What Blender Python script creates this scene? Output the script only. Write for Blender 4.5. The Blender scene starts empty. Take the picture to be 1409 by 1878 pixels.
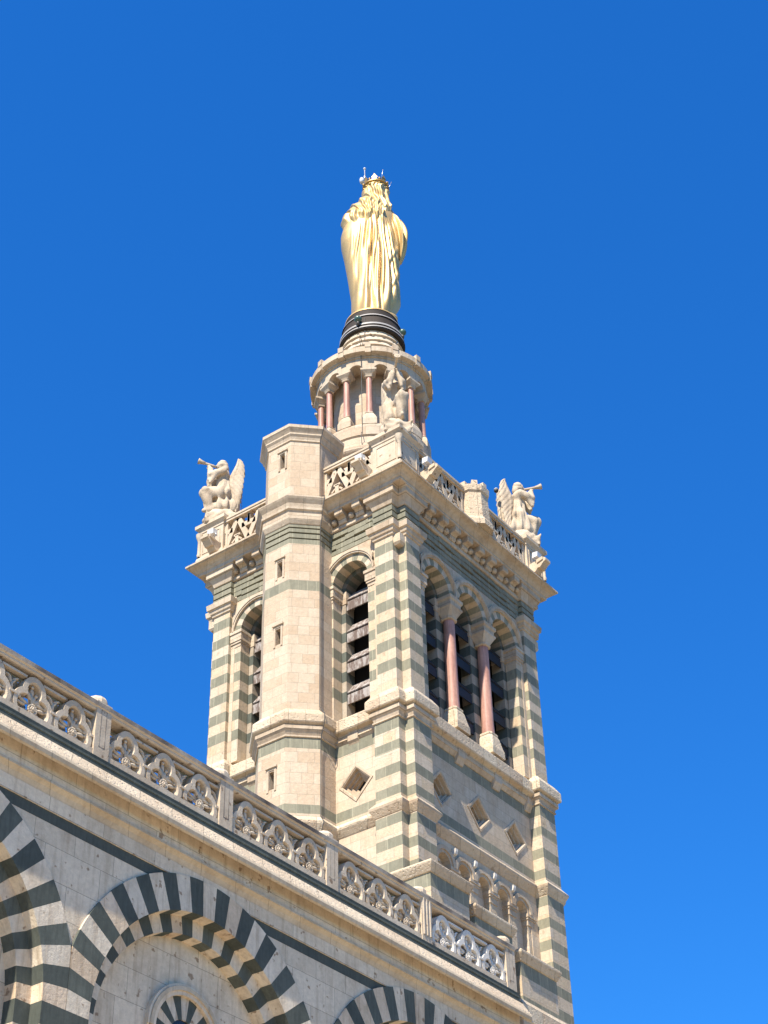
import bpy, bmesh, math, random
import numpy as np
from mathutils import Vector, Matrix
random.seed(7)
S = bpy.context.scene
COL = S.collection
PI = math.pi
R = math.radians

# ------------------------------------------------------------------ camera
cam = bpy.data.cameras.new('camera')
camo = bpy.data.objects.new('camera', cam); COL.objects.link(camo)
yaw, pit, rol = R(54.074), R(38.334), R(-1.557)
_d = Vector((math.sin(yaw)*math.cos(pit), math.cos(yaw)*math.cos(pit), math.sin(pit)))
_r = Vector((math.cos(yaw), -math.sin(yaw), 0)); _u = _r.cross(_d)
_r2 = _r*math.cos(rol)+_u*math.sin(rol); _u2 = -_r*math.sin(rol)+_u*math.cos(rol)
M = Matrix((_r2, _u2, -_d)).transposed().to_4x4()
M.translation = Vector((-58.4835, -43.125, -31.7922))
camo.matrix_world = M
cam.sensor_fit = 'VERTICAL'; cam.sensor_height = 24; cam.sensor_width = 24
cam.lens = 3181.6/1878*24
cam.clip_start = 0.1; cam.clip_end = 9000
S.camera = camo
GZ = -33.45                                   # the terrace in front of the church

# ------------------------------------------------------------------ sky, sun, exposure
SUN = Vector((-1, -0.222, 1.25)).normalized()
w = bpy.data.worlds.new('World'); S.world = w; w.use_nodes = True
wn = w.node_tree; bg = wn.nodes['Background']
sky = wn.nodes.new('ShaderNodeTexSky'); sky.sky_type = 'NISHITA'; sky.sun_disc = False
sky.sun_elevation = math.asin(SUN.z); sky.sun_rotation = math.atan2(SUN.x, SUN.y)
sky.altitude = 150; sky.air_density = 1.0; sky.dust_density = 0.0; sky.ozone_density = 3.0
gam = wn.nodes.new('ShaderNodeGamma'); gam.inputs['Gamma'].default_value = 0.80
hsv = wn.nodes.new('ShaderNodeHueSaturation'); hsv.inputs['Saturation'].default_value = 1.46; hsv.inputs['Hue'].default_value = 0.507
wn.links.new(sky.outputs[0], gam.inputs['Color']); wn.links.new(gam.outputs[0], hsv.inputs['Color']); 
tint = wn.nodes.new('ShaderNodeMixRGB'); tint.blend_type = 'MULTIPLY'; tint.inputs[0].default_value = 1.0; tint.inputs[2].default_value = (0.44, 1.03, 1.40, 1)
wn.links.new(hsv.outputs[0], tint.inputs[1]); wn.links.new(tint.outputs[0], bg.inputs[0])
bg.inputs[1].default_value = 0.112
sl = bpy.data.lights.new('sun', 'SUN'); sl.energy = 5.0; sl.angle = R(0.53); sl.color = (1.0, 0.915, 0.77)
so = bpy.data.objects.new('sun', sl); COL.objects.link(so)
so.rotation_euler = SUN.to_track_quat('Z', 'Y').to_euler(); so.location = (-80, -20, 90)
S.view_settings.view_transform = 'Standard'; S.view_settings.look = 'None'
S.view_settings.exposure = 1.0; S.view_settings.gamma = 1.0
S.cycles.max_bounces = 8; S.cycles.diffuse_bounces = 4

# ------------------------------------------------------------------ materials
def mat(name):
    m = bpy.data.materials.new(name); m.use_nodes = True
    return m, m.node_tree, m.node_tree.nodes['Principled BSDF']
def N(nt, t, **k):
    n = nt.nodes.new('ShaderNode'+t)
    for a, b in k.items():
        if a in n.inputs: n.inputs[a].default_value = b
        else: setattr(n, a, b)
    return n
def L(nt, a, b): nt.links.new(a, b)
def ramp(nt, src, stops):
    n = N(nt, 'ValToRGB'); e = n.color_ramp.elements
    e[0].position, e[0].color = stops[0][0], (*[stops[0][1]]*3, 1)
    e[1].position, e[1].color = stops[-1][0], (*[stops[-1][1]]*3, 1)
    for p, v in stops[1:-1]:
        q = e.new(p); q.color = (v, v, v, 1)
    L(nt, src, n.inputs[0]); return n.outputs[0]
def mul(nt, a, b, fac=1.0, typ='MULTIPLY'):
    n = N(nt, 'MixRGB', blend_type=typ); n.inputs[0].default_value = fac
    L(nt, a, n.inputs[1])
    if isinstance(b, tuple): n.inputs[2].default_value = (*b, 1)
    else: L(nt, b, n.inputs[2])
    return n.outputs[0]

def stone(name, c, c2, brick=None, stain=0.3, stain_col=None, bump=0.35, bscale=9.0, rough=0.85, streak=0.0, pit=0.0, mortar=0.55, vein=0.0, alb=0.95, spots=0.0):
    """weathered cut stone: blocks with thin joints, tonal change block to block, stains, grain"""
    m, nt, b = mat(name); c = tuple(x*alb for x in c); c2 = tuple(x*alb for x in c2)
    geo = N(nt, 'NewGeometry'); sep = N(nt, 'SeparateXYZ'); L(nt, geo.outputs['Position'], sep.inputs[0])
    hgt = None
    if brick:
        bw, bh, z0 = brick
        sub = N(nt, 'Math', operation='SUBTRACT'); L(nt, sep.outputs[0], sub.inputs[0]); L(nt, sep.outputs[1], sub.inputs[1])
        zz = N(nt, 'Math', operation='SUBTRACT'); L(nt, sep.outputs[2], zz.inputs[0]); zz.inputs[1].default_value = z0-100*bh
        cb = N(nt, 'CombineXYZ'); L(nt, sub.outputs[0], cb.inputs[0]); L(nt, zz.outputs[0], cb.inputs[1])
        nz = N(nt, 'TexNoise', Scale=1.3); L(nt, geo.outputs['Position'], nz.inputs['Vector'])
        va = N(nt, 'VectorMath', operation='MULTIPLY_ADD'); L(nt, nz.outputs['Color'], va.inputs[0]); va.inputs[1].default_value = (0.02, 0.02, 0); L(nt, cb.outputs[0], va.inputs[2])
        br = N(nt, 'TexBrick', offset=0.43, squash=0.72, squash_frequency=3)
        for k, v in (('Scale', 1.0), ('Mortar Size', 0.012), ('Mortar Smooth', 0.1), ('Bias', -0.1), ('Brick Width', bw), ('Row Height', bh)): br.inputs[k].default_value = v
        br.inputs['Color1'].default_value = (*c, 1); br.inputs['Color2'].default_value = (*c2, 1)
        br.inputs['Mortar'].default_value = (*[x*mortar for x in c], 1)
        L(nt, va.outputs[0], br.inputs['Vector']); col = br.outputs['Color']; hgt = br.outputs['Fac']
    else:
        nz = N(nt, 'TexNoise', Scale=0.9, Detail=3.0); L(nt, geo.outputs['Position'], nz.inputs['Vector'])
        mx = N(nt, 'MixRGB'); L(nt, ramp(nt, nz.outputs[0], [(0.35, 0), (0.65, 1)]), mx.inputs[0])
        mx.inputs[1].default_value = (*c, 1); mx.inputs[2].default_value = (*c2, 1); col = mx.outputs[0]
    # stains: broad and fine
    n1 = N(nt, 'TexNoise', Scale=0.7, Detail=6.0, Roughness=0.65); L(nt, geo.outputs['Position'], n1.inputs['Vector'])
    sc = stain_col or (0.62, 0.52, 0.40)
    k1 = N(nt, 'MixRGB', blend_type='MULTIPLY'); L(nt, ramp(nt, n1.outputs[0], [(0.48, 0), (0.75, stain)]), k1.inputs[0])
    L(nt, col, k1.inputs[1]); k1.inputs[2].default_value = (*sc, 1); col = k1.outputs[0]
    n2 = N(nt, 'TexNoise', Scale=6.0, Detail=5.0, Roughness=0.7); L(nt, geo.outputs['Position'], n2.inputs['Vector'])
    col = mul(nt, col, ramp(nt, n2.outputs[0], [(0.3, 0.86), (0.7, 1.08)]))
    if streak:
        mp = N(nt, 'Mapping'); mp.inputs['Scale'].default_value = (3.0, 3.0, 0.25); L(nt, geo.outputs['Position'], mp.inputs[0])
        n3 = N(nt, 'TexNoise', Scale=1.4, Detail=5.0, Roughness=0.6); L(nt, mp.outputs[0], n3.inputs['Vector'])
        k3 = N(nt, 'MixRGB', blend_type='MULTIPLY'); L(nt, ramp(nt, n3.outputs[0], [(0.5, 0), (0.72, streak)]), k3.inputs[0])
        L(nt, col, k3.inputs[1]); k3.inputs[2].default_value = (0.38, 0.30, 0.24, 1); col = k3.outputs[0]
    if vein:
        mp = N(nt, 'Mapping'); mp.inputs['Scale'].default_value = (5.0, 5.0, 0.6); L(nt, geo.outputs['Position'], mp.inputs[0])
        n4 = N(nt, 'TexNoise', Scale=2.2, Detail=3.0); L(nt, mp.outputs[0], n4.inputs['Vector'])
        col = mul(nt, col, ramp(nt, n4.outputs[0], [(0.35, 1-vein), (0.65, 1+vein*0.5)]))
    if spots:
        n6 = N(nt, 'TexNoise', Scale=3.2, Detail=2.0, Roughness=0.5); L(nt, geo.outputs['Position'], n6.inputs['Vector'])
        k6 = N(nt, 'MixRGB', blend_type='MULTIPLY'); L(nt, ramp(nt, n6.outputs[0], [(0.66, 0), (0.71, spots)]), k6.inputs[0])
        L(nt, col, k6.inputs[1]); k6.inputs[2].default_value = (0.40, 0.31, 0.25, 1); col = k6.outputs[0]
    L(nt, col, b.inputs['Base Color']); b.inputs['Roughness'].default_value = rough
    b.inputs['Specular IOR Level'].default_value = 0.25
    n5 = N(nt, 'TexNoise', Scale=bscale, Detail=5.0, Roughness=0.7); L(nt, geo.outputs['Position'], n5.inputs['Vector'])
    h = n5.outputs[0]
    if pit:
        vo = N(nt, 'TexVoronoi', Scale=7.0); L(nt, geo.outputs['Position'], vo.inputs['Vector'])
        ad = N(nt, 'Math', operation='MULTIPLY_ADD'); L(nt, ramp(nt, vo.outputs['Distance'], [(0.05, 0), (0.35, 1)]), ad.inputs[0]); ad.inputs[1].default_value = pit; L(nt, h, ad.inputs[2]); h = ad.outputs[0]
    if hgt is not None:
        sb = N(nt, 'Math', operation='MULTIPLY_ADD'); L(nt, hgt, sb.inputs[0]); sb.inputs[1].default_value = -1.2; L(nt, h, sb.inputs[2]); h = sb.outputs[0]
    bp = N(nt, 'Bump', Strength=bump, Distance=0.05); L(nt, h, bp.inputs['Height']); L(nt, bp.outputs[0], b.inputs['Normal'])
    return m

CR1, CR2 = (0.575, 0.475, 0.36), (0.515, 0.40, 0.28)
GR1, GR2 = (0.265, 0.248, 0.180), (0.205, 0.198, 0.145)
CREAM = stone('cream_limestone', CR1, CR2, brick=(1.25, 0.54, 10.47), stain=0.35, streak=0.2, mortar=0.7)
CREAMP = stone('cream_pier_stone', CR1, (0.55, 0.42, 0.275), brick=(0.9, 0.544, 10.47), mortar=0.8, stain=0.3, streak=0.2, bump=0.5, bscale=12, pit=0.25, spots=0.35)
TRIM = stone('moulded_stone', (0.555, 0.455, 0.34), (0.48, 0.375, 0.265), brick=(1.7, 4.0, 0.2), stain=0.6, stain_col=(0.52, 0.40, 0.29), bump=0.4, streak=0.3)
GREEN = stone('green_sandstone', GR1, GR2, brick=(0.85, 6.0, 0.3), stain=0.15, bump=0.15, vein=0.10, mortar=1.5)
ROUGH = stone('rough_ledge_stone', (0.60, 0.50, 0.37), (0.52, 0.40, 0.28), brick=(1.5, 4.0, 0.2), stain=0.45, stain_col=(0.5, 0.42, 0.34), bump=0.9, bscale=7, pit=0.6, spots=0.45)
TURST = stone('turret_stone', (0.555, 0.45, 0.335), (0.49, 0.365, 0.25), brick=(1.05, 0.52, 9.2), stain=0.25, mortar=0.72, bump=0.45)
GREYST = stone('nave_grey_stone', (0.74, 0.625, 0.47), (0.62, 0.515, 0.38), brick=(2.3, 1.05, -6.4), stain=0.5, stain_col=(0.5, 0.43, 0.36), streak=0.42, alb=0.93, spots=0.8)
OCHRE = stone('ochre_moulding', (0.57, 0.475, 0.345), (0.50, 0.40, 0.28), brick=(1.7, 4.0, 0.2), stain=0.5, streak=0.25, alb=0.93)
NCREAM = stone('nave_voussoir_cream', (0.76, 0.65, 0.50), (0.66, 0.55, 0.41), stain=0.45, streak=0.5, bump=0.4, pit=0.2, alb=0.93, spots=0.8)
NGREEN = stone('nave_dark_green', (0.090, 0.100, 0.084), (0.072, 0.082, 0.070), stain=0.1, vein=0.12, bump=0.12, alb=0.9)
NCREAM2 = stone('nave_voussoir_warm', (0.70, 0.56, 0.41), (0.60, 0.47, 0.33), stain=0.55, streak=0.6, bump=0.45, pit=0.3, alb=0.93, spots=0.8)
NCREAM3 = stone('nave_voussoir_grey', (0.69, 0.60, 0.47), (0.59, 0.50, 0.38), stain=0.4, streak=0.7, bump=0.4, pit=0.2, alb=0.93, spots=0.8)
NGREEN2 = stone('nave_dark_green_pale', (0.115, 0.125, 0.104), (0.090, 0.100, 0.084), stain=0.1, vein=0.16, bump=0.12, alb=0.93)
WEATH = stone('weathered_coping', (0.50, 0.42, 0.33), (0.15, 0.12, 0.10), stain=0.8, stain_col=(0.2, 0.17, 0.15), bump=0.5, alb=0.97)
CARVE = stone('carved_stone', (0.57, 0.475, 0.36), (0.50, 0.40, 0.29), stain=0.35, bump=0.35, bscale=14, alb=0.97, spots=0.8)
WHITEST = stone('new_white_stone', (0.72, 0.67, 0.60), (0.66, 0.60, 0.52), stain=0.15, bump=0.3, alb=0.9)
STATUE = stone('statue_stone', (0.56, 0.465, 0.35), (0.47, 0.375, 0.27), stain=0.4, stain_col=(0.55, 0.45, 0.36), bump=0.5, bscale=11)
PINK = stone('pink_granite', (0.50, 0.28, 0.215), (0.42, 0.22, 0.17), stain=0.2, bump=0.1, bscale=30, rough=0.45, vein=0.18)
PEDB = stone('dark_bronze', (0.048, 0.036, 0.029), (0.032, 0.025, 0.021), stain=0.2, bump=0.2, rough=0.75)
INNER2 = stone('inner_stone_shade', (0.42, 0.36, 0.28), (0.36, 0.30, 0.23), stain=0.4, streak=0.3)  # shade inside the belfry put into the stone colour
INNER = stone('inner_stone_deep_shade', (0.22, 0.19, 0.15), (0.17, 0.145, 0.115), stain=0.3)  # darker still: deep belfry shade put into the colour

def simple(name, c, rough=0.6, metal=0.0, spec=0.4):
    m, nt, b = mat(name)
    n = N(nt, 'TexNoise', Scale=5.0, Detail=4.0)
    g = N(nt, 'NewGeometry'); L(nt, g.outputs['Position'], n.inputs['Vector'])
    mx = N(nt, 'MixRGB'); L(nt, n.outputs[0], mx.inputs[0])
    mx.inputs[1].default_value = (*[x*0.82 for x in c], 1); mx.inputs[2].default_value = (*[min(1, x*1.15) for x in c], 1)
    L(nt, mx.outputs[0], b.inputs['Base Color']); b.inputs['Roughness'].default_value = rough; b.inputs['Metallic'].default_value = metal
    b.inputs['Specular IOR Level'].default_value = spec
    return m
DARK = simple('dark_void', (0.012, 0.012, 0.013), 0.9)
GLASS = simple('dark_glass', (0.02, 0.024, 0.03), 0.12)
SHADESLAT = simple('shaded_slat', (0.016, 0.019, 0.027), 0.7)  # slats of the shaded face, their shade put into the colour
CABLE = simple('dark_cable', (0.06, 0.055, 0.05), 0.6)
WHITEBOX = simple('white_enamel', (0.55, 0.56, 0.57), 0.4)
METAL = simple('zinc_rod', (0.55, 0.56, 0.57), 0.35, 0.9)
LEAD = simple('worn_lead', (0.30, 0.285, 0.27), 0.55, 0.1)
LAMPG = simple('green_globe', (0.06, 0.11, 0.085), 0.2)
def louver_mat():
    m, nt, b = mat('peeling_white_slats')
    g = N(nt, 'NewGeometry')
    mp = N(nt, 'Mapping'); mp.inputs['Scale'].default_value = (3, 3, 0.8); L(nt, g.outputs['Position'], mp.inputs[0])
    n = N(nt, 'TexNoise', Scale=2.0, Detail=6.0, Roughness=0.7); L(nt, mp.outputs[0], n.inputs['Vector'])
    mx = N(nt, 'MixRGB'); L(nt, ramp(nt, n.outputs[0], [(0.42, 0), (0.56, 1)]), mx.inputs[0])
    mx.inputs[1].default_value = (0.33, 0.30, 0.28, 1); mx.inputs[2].default_value = (0.125, 0.088, 0.072, 1)
    L(nt, mx.outputs[0], b.inputs['Base Color']); b.inputs['Roughness'].default_value = 0.8
    return m
SLAT = louver_mat()
def gold_mat():
    m, nt, b = mat('gilded_copper')
    g = N(nt, 'NewGeometry')
    n = N(nt, 'TexNoise', Scale=1.6, Detail=6.0, Roughness=0.6); L(nt, g.outputs['Position'], n.inputs['Vector'])
    mx = N(nt, 'MixRGB'); L(nt, n.outputs[0], mx.inputs[0])
    mx.inputs[1].default_value = (0.57, 0.365, 0.130, 1); mx.inputs[2].default_value = (0.66, 0.465, 0.215, 1)
    L(nt, mx.outputs[0], b.inputs['Base Color']); b.inputs['Metallic'].default_value = 0.55
    b.inputs['Roughness'].default_value = 0.48
    n2 = N(nt, 'TexNoise', Scale=9.0, Detail=4.0); L(nt, g.outputs['Position'], n2.inputs['Vector'])
    bp = N(nt, 'Bump', Strength=0.12, Distance=0.03); L(nt, n2.outputs[0], bp.inputs['Height']); L(nt, bp.outputs[0], b.inputs['Normal'])
    return m
GOLD = gold_mat()
CROWNG = simple('aged_gold', (0.42, 0.27, 0.09), 0.45, 0.7)
def ground_mat():
    return stone('scrub_hillside', (0.13, 0.115, 0.075), (0.17, 0.145, 0.10), stain=0.3, bump=0.2)
PAVING = stone('terrace_paving', (0.62, 0.52, 0.38), (0.55, 0.45, 0.32), brick=(1.2, 1.2, 0.0), stain=0.35, bump=0.2)

# ------------------------------------------------------------------ mesh building
class MB:
    def __init__(s): s.v = []; s.f = []; s.m = []; s.mats = []; s.sm = []
    def mi(s, m):
        if m not in s.mats: s.mats.append(m)
        return s.mats.index(m)
    def add(s, vs, fs, m, smooth=False):
        o = len(s.v); s.v += [tuple(p) for p in vs]; k = s.mi(m)
        for f in fs: s.f.append(tuple(o+i for i in f)); s.m.append(k); s.sm.append(smooth)
    def poly(s, pts, m): s.add(pts, [tuple(range(len(pts)))], m)
    def hexa(s, p, m):   # 8 points: bottom 4, top 4
        s.add(p, [(0, 3, 2, 1), (4, 5, 6, 7), (0, 1, 5, 4), (1, 2, 6, 5), (2, 3, 7, 6), (3, 0, 4, 7)], m)
    def box(s, F, s0, s1, d0, d1, z0, z1, m):
        s.hexa([F(s0, d0, z0), F(s1, d0, z0), F(s1, d1, z0), F(s0, d1, z0), F(s0, d0, z1), F(s1, d0, z1), F(s1, d1, z1), F(s0, d1, z1)], m)
    def extr(s, F, pts, d0, d1, m):     # polygon (s,z) pushed through depth
        n = len(pts); a = [F(p[0], d0, p[1]) for p in pts]+[F(p[0], d1, p[1]) for p in pts]
        s.add(a, [tuple(range(n)), tuple(range(2*n-1, n-1, -1))]+[(i, (i+1) % n, n+(i+1) % n, n+i) for i in range(n)], m)
    def sweep(s, F, prof, s0, s1, m, mats=None):   # profile (d,z) along s
        n = len(prof); a = [F(s0, p[0], p[1]) for p in prof]+[F(s1, p[0], p[1]) for p in prof]
        s.add(a, [tuple(range(n)), tuple(range(2*n-1, n-1, -1))], m)
        for i in range(n):
            s.add([a[i], a[(i+1) % n], a[n+(i+1) % n], a[n+i]], [(0, 1, 2, 3)], mats[i] if mats else m)
    def loft(s, rings, ms, cap0=True, cap1=True, closed=True, smooth=False):
        n = len(rings[0]); k = n if closed else n-1
        for i in range(len(rings)-1):
            m = ms[i] if isinstance(ms, list) else ms
            s.add(list(rings[i])+list(rings[i+1]), [(j, (j+1) % n, n+(j+1) % n, n+j) for j in range(k)], m, smooth)
        if cap0: s.poly(list(rings[0]), ms[0] if isinstance(ms, list) else ms)
        if cap1: s.poly(list(rings[-1]), ms[-1] if isinstance(ms, list) else ms)
    def grid(s, P, m, wrap=False, smooth=True):   # P[i][j] -> shared verts, smooth
        nr, nc = len(P), len(P[0]); vs = [p for row in P for p in row]; fs = []
        for i in range(nr-1):
            for j in range(nc if wrap else nc-1):
                a = i*nc+j; b = i*nc+(j+1) % nc; fs.append((a, b, b+nc, a+nc))
        s.add(vs, fs, m, smooth)
    def lathe(s, cx, cy, prof, m, n=48, smooth=True, ms=None):
        for i in range(len(prof)-1):
            (r0, z0), (r1, z1) = prof[i], prof[i+1]
            P = [[(cx+r*math.cos(2*PI*j/n), cy+r*math.sin(2*PI*j/n), z) for j in range(n)] for r, z in ((r0, z0), (r1, z1))]
            s.grid(P, ms[i] if ms else m, wrap=True, smooth=smooth)
    def ball(s, c, r, m, n=10, sc=(1, 1, 1), rot=None):
        P = []
        for i in range(n+1):
            t = PI*i/n; row = []
            for j in range(n*2):
                p = 2*PI*j/(n*2); q = Vector((r*sc[0]*math.sin(t)*math.cos(p), r*sc[1]*math.sin(t)*math.sin(p), r*sc[2]*math.cos(t)))
                if rot: q = rot @ q
                row.append((c[0]+q.x, c[1]+q.y, c[2]+q.z))
            P.append(row)
        s.grid(P, m, wrap=True)
    def tube(s, pts, r, m, n=8, r1=None):
        pts = [Vector(p) for p in pts]; rows = []
        for i, p in enumerate(pts):
            t = (pts[min(i+1, len(pts)-1)]-pts[max(i-1, 0)]).normalized()
            a = t.cross(Vector((0, 0, 1)) if abs(t.z) < 0.9 else Vector((1, 0, 0))).normalized(); b = t.cross(a)
            rr = r if r1 is None else r+(r1-r)*i/(len(pts)-1)
            rows.append([tuple(p+a*rr*math.cos(2*PI*j/n)+b*rr*math.sin(2*PI*j/n)) for j in range(n)])
        s.grid(rows, m, wrap=True); s.poly(rows[0], m); s.poly(rows[-1], m)
    def arc(s, F, c, zc, r0, r1, d0, d1, n, ms, t0=0.0, t1=PI, sub=3, clamp=None):
        """ring of wedge stones; ms alternates; clamp = half width of the cell"""
        for k in range(n):
            a0 = t0+(t1-t0)*k/n; a1 = t0+(t1-t0)*(k+1)/n
            def o(t):
                q = abs(math.cos(t)); return min(r1, clamp/q) if clamp and q > 1e-6 else r1
            inn = []; out = []
            for j in range(sub+1):
                t = a0+(a1-a0)*j/sub
                inn.append((c+r0*math.cos(t), zc+r0*math.sin(t))); out.append((c+o(t)*math.cos(t), zc+o(t)*math.sin(t)))
            mk = ms[k % len(ms)]
            s.extr(F, inn+out[::-1], d0, d1, random.choice(mk) if isinstance(mk, list) else mk)
    def arch_cell(s, F, c, half, zs, r, ztop, d0, d1, m, n=18):
        """wall piece with a round-headed opening cut out of its lower edge"""
        low = [(c+half, zs)]+[(c+r*math.cos(PI*j/n), zs+r*math.sin(PI*j/n)) for j in range(n+1)]+[(c-half, zs)]
        for i in range(len(low)-1):
            a, b = low[i], low[i+1]
            if abs(a[0]-b[0]) < 1e-6: continue
            s.extr(F, [a, b, (b[0], ztop), (a[0], ztop)], d0, d1, m)
    def build(s, name, parent=None, smooth=None, recalc=True, weld=True):
        me = bpy.data.meshes.new(name)
        if parent is not None and parent.get('_local') is None:
            ox = parent['_org'] if '_org' in parent else (0, 0, 0)
        else: ox = (0, 0, 0)
        me.from_pydata([(p[0]-ox[0], p[1]-ox[1], p[2]-ox[2]) for p in s.v], [], s.f)
        for m in s.mats: me.materials.append(m)
        me.polygons.foreach_set('material_index', s.m)
        me.polygons.foreach_set('use_smooth', s.sm if smooth is None else [smooth]*len(s.f))
        bm = bmesh.new(); bm.from_mesh(me)
        if weld: bmesh.ops.remove_doubles(bm, verts=bm.verts, dist=0.0004)
        if recalc: bmesh.ops.recalc_face_normals(bm, faces=bm.faces)
        bm.to_mesh(me); bm.free(); me.update()
        o = bpy.data.objects.new(name, me); COL.objects.link(o)
        if parent is not None: o.parent = parent
        if parent is not None and '_org' in parent: o['_org'] = tuple(ox)
        return o

def tag(o, label=None, cat=None, group=None, kind=None):
    if label: o['label'] = label
    if cat: o['category'] = cat
    if group: o['group'] = group
    if kind: o['kind'] = kind
    return o
def empty(name, loc, label, cat, group=None):
    o = bpy.data.objects.new(name, None); COL.objects.link(o); o.location = loc; o['_org'] = tuple(loc)
    o.empty_display_size = 0.5
    return tag(o, label, cat, group)
def copy_tree(o, parent=None):
    c = o.copy(); COL.objects.link(c)
    if parent is not None: c.parent = parent
    for ch in o.children: copy_tree(ch, c)
    return c

def FR(s, d, z): return (s, -d, z)
def FL(s, d, z): return (-d, -s, z)
def FB(s, d, z): return (-s, d, z)
def FX(s, d, z): return (d, s, z)
FACES = (FR, FL, FB, FX)

# ------------------------------------------------------------------ ground
g = MB(); g.poly([(-4000, -4000, GZ), (4000, -4000, GZ), (4000, 4000, GZ), (-4000, 4000, GZ)], ground_mat())
go = g.build('ground'); tag(go, kind='structure')
g = MB(); g.poly([(-75, -62, GZ+.004), (14, -62, GZ+.004), (14, 22, GZ+.004), (-75, 22, GZ+.004)], PAVING)
go = g.build('terrace'); tag(go, kind='structure')

# ================================================================== BELL TOWER
T = empty('bell_tower', (0, 0, GZ), 'tall square bell tower of cream stone with green stripes carrying the golden statue', 'tower')
NOTCH, PW = 0.455, 1.5
def pier_ring(sx, sy, ov, z, n=NOTCH, h=6.0, w=PW):
    pts = [(-ov, n-ov), (n-ov, n-ov), (n-ov, -ov), (w+ov, -ov), (w+ov, w+ov), (-ov, w+ov)]
    return [(sx*(h-a), sy*(h-b), z) for a, b in pts]
def bands_down(z, pitch, g, zmin):
    out = []
    while z > zmin:
        out.append((z, z-g)); z -= pitch
    return out
# green bands of the piers, measured tier by tier
greens_up = [(17.55-i*1.0886, 17.55-i*1.0886-0.544) for i in range(7)]
greens_mid = [(7.83, 7.29), (6.72, 6.25), (5.61, 5.12), (4.54, 4.10)]
greens_low = bands_down(3.20, 1.06, 0.47, GZ+1)
def pier_profile():
    P = []   # (z, ov, material of the face above)
    def run(greens, z0, z1, ov):
        z = z0
        for top, bot in sorted(greens, key=lambda q: q[1]):
            if bot > z+1e-4: P.append((z, ov, CREAMP))
            P.append((bot, ov, GREEN)); z = top
        P.append((z, ov, CREAMP))
    run(greens_low, GZ, 3.25, 0.16)
    P.extend([(3.25, 0.16, ROUGH), (3.27, 0.19, ROUGH), (3.58, 0.36, TRIM), (3.68, 0.38, TRIM)])
    run(greens_mid, 3.98, 7.83, 0.14)
    P.extend([(7.85, 0.14, TRIM), (7.86, 0.20, TRIM), (7.93, 0.20, TRIM), (7.94, 0.15, TRIM), (8.12, 0.20, TRIM), (8.2, 0.28, TRIM), (8.22, 0.30, TRIM), (8.38, 0.30, TRIM), (8.39, 0.22, TRIM), (8.47, 0.24, ROUGH),
              (8.5, 0.40, ROUGH), (8.55, 0.43, ROUGH), (8.95, 0.43, ROUGH), (9.02, 0.40, ROUGH), (9.3, 0.22, ROUGH), (9.42, 0.06, CREAMP)])
    run(greens_up, 9.5, 17.88, 0.0)
    P.extend([(17.9, 0.0, TRIM), (17.92, 0.07, TRIM), (18.05, 0.09, TRIM), (18.08, 0.15, TRIM), (18.26, 0.19, TRIM), (18.3, 0.27, TRIM), (18.56, 0.30, TRIM), (18.6, 0.30, TRIM)])
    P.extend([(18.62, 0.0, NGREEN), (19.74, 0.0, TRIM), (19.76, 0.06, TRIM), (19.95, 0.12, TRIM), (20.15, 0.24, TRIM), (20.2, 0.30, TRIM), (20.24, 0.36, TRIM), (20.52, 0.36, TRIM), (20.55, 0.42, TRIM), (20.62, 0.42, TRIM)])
    return P
PP = pier_profile()
for sx, sy in ((-1, -1), (1, -1), (-1, 1), (1, 1)):
    b = MB()
    b.loft([pier_ring(sx, sy, ov, z) for z, ov, m in PP], [p[2] for p in PP][:-1], cap0=True, cap1=True)
    o = b.build('corner_pier', T)
    # block hanging in the notch under the capital, and under the belt
    c = MB()
    for zt, zb, q in ((17.9, 17.32, 0.0), (7.86, 7.5, 0.1)):
        a0, a1 = 0.04, NOTCH+0.02
        if q: continue
        top = [(a0+.02, a0+.02), (a1, a0+.02), (a1, a1), (a0+.02, a1)]; bot = [(a0+.10, a0+.10), (a1, a0+.10), (a1, a1), (a0+.10, a1)]
        c.loft([[(sx*(6-a), sy*(6-d), z) for a, d in P] for P, z in ((bot, zb), (top, zb+.12), (top, zt))], CREAMP)
    c.build('console', o)
    # frieze courses on the pier: staggered dressed strips over a back coloured dark as groove shade
    f = MB()
    def strip(pts_ov0, pts_ov1, za, zb):
        f.loft([pier_ring(sx, sy, pts_ov0, za), pier_ring(sx, sy, pts_ov1, zb)], GREEN)
    for k in range(3):
        strip(0.05, 0.06, 18.66+k*0.36, 18.66+k*0.36+0.26)
    f.build('frieze_strip', o)

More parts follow.
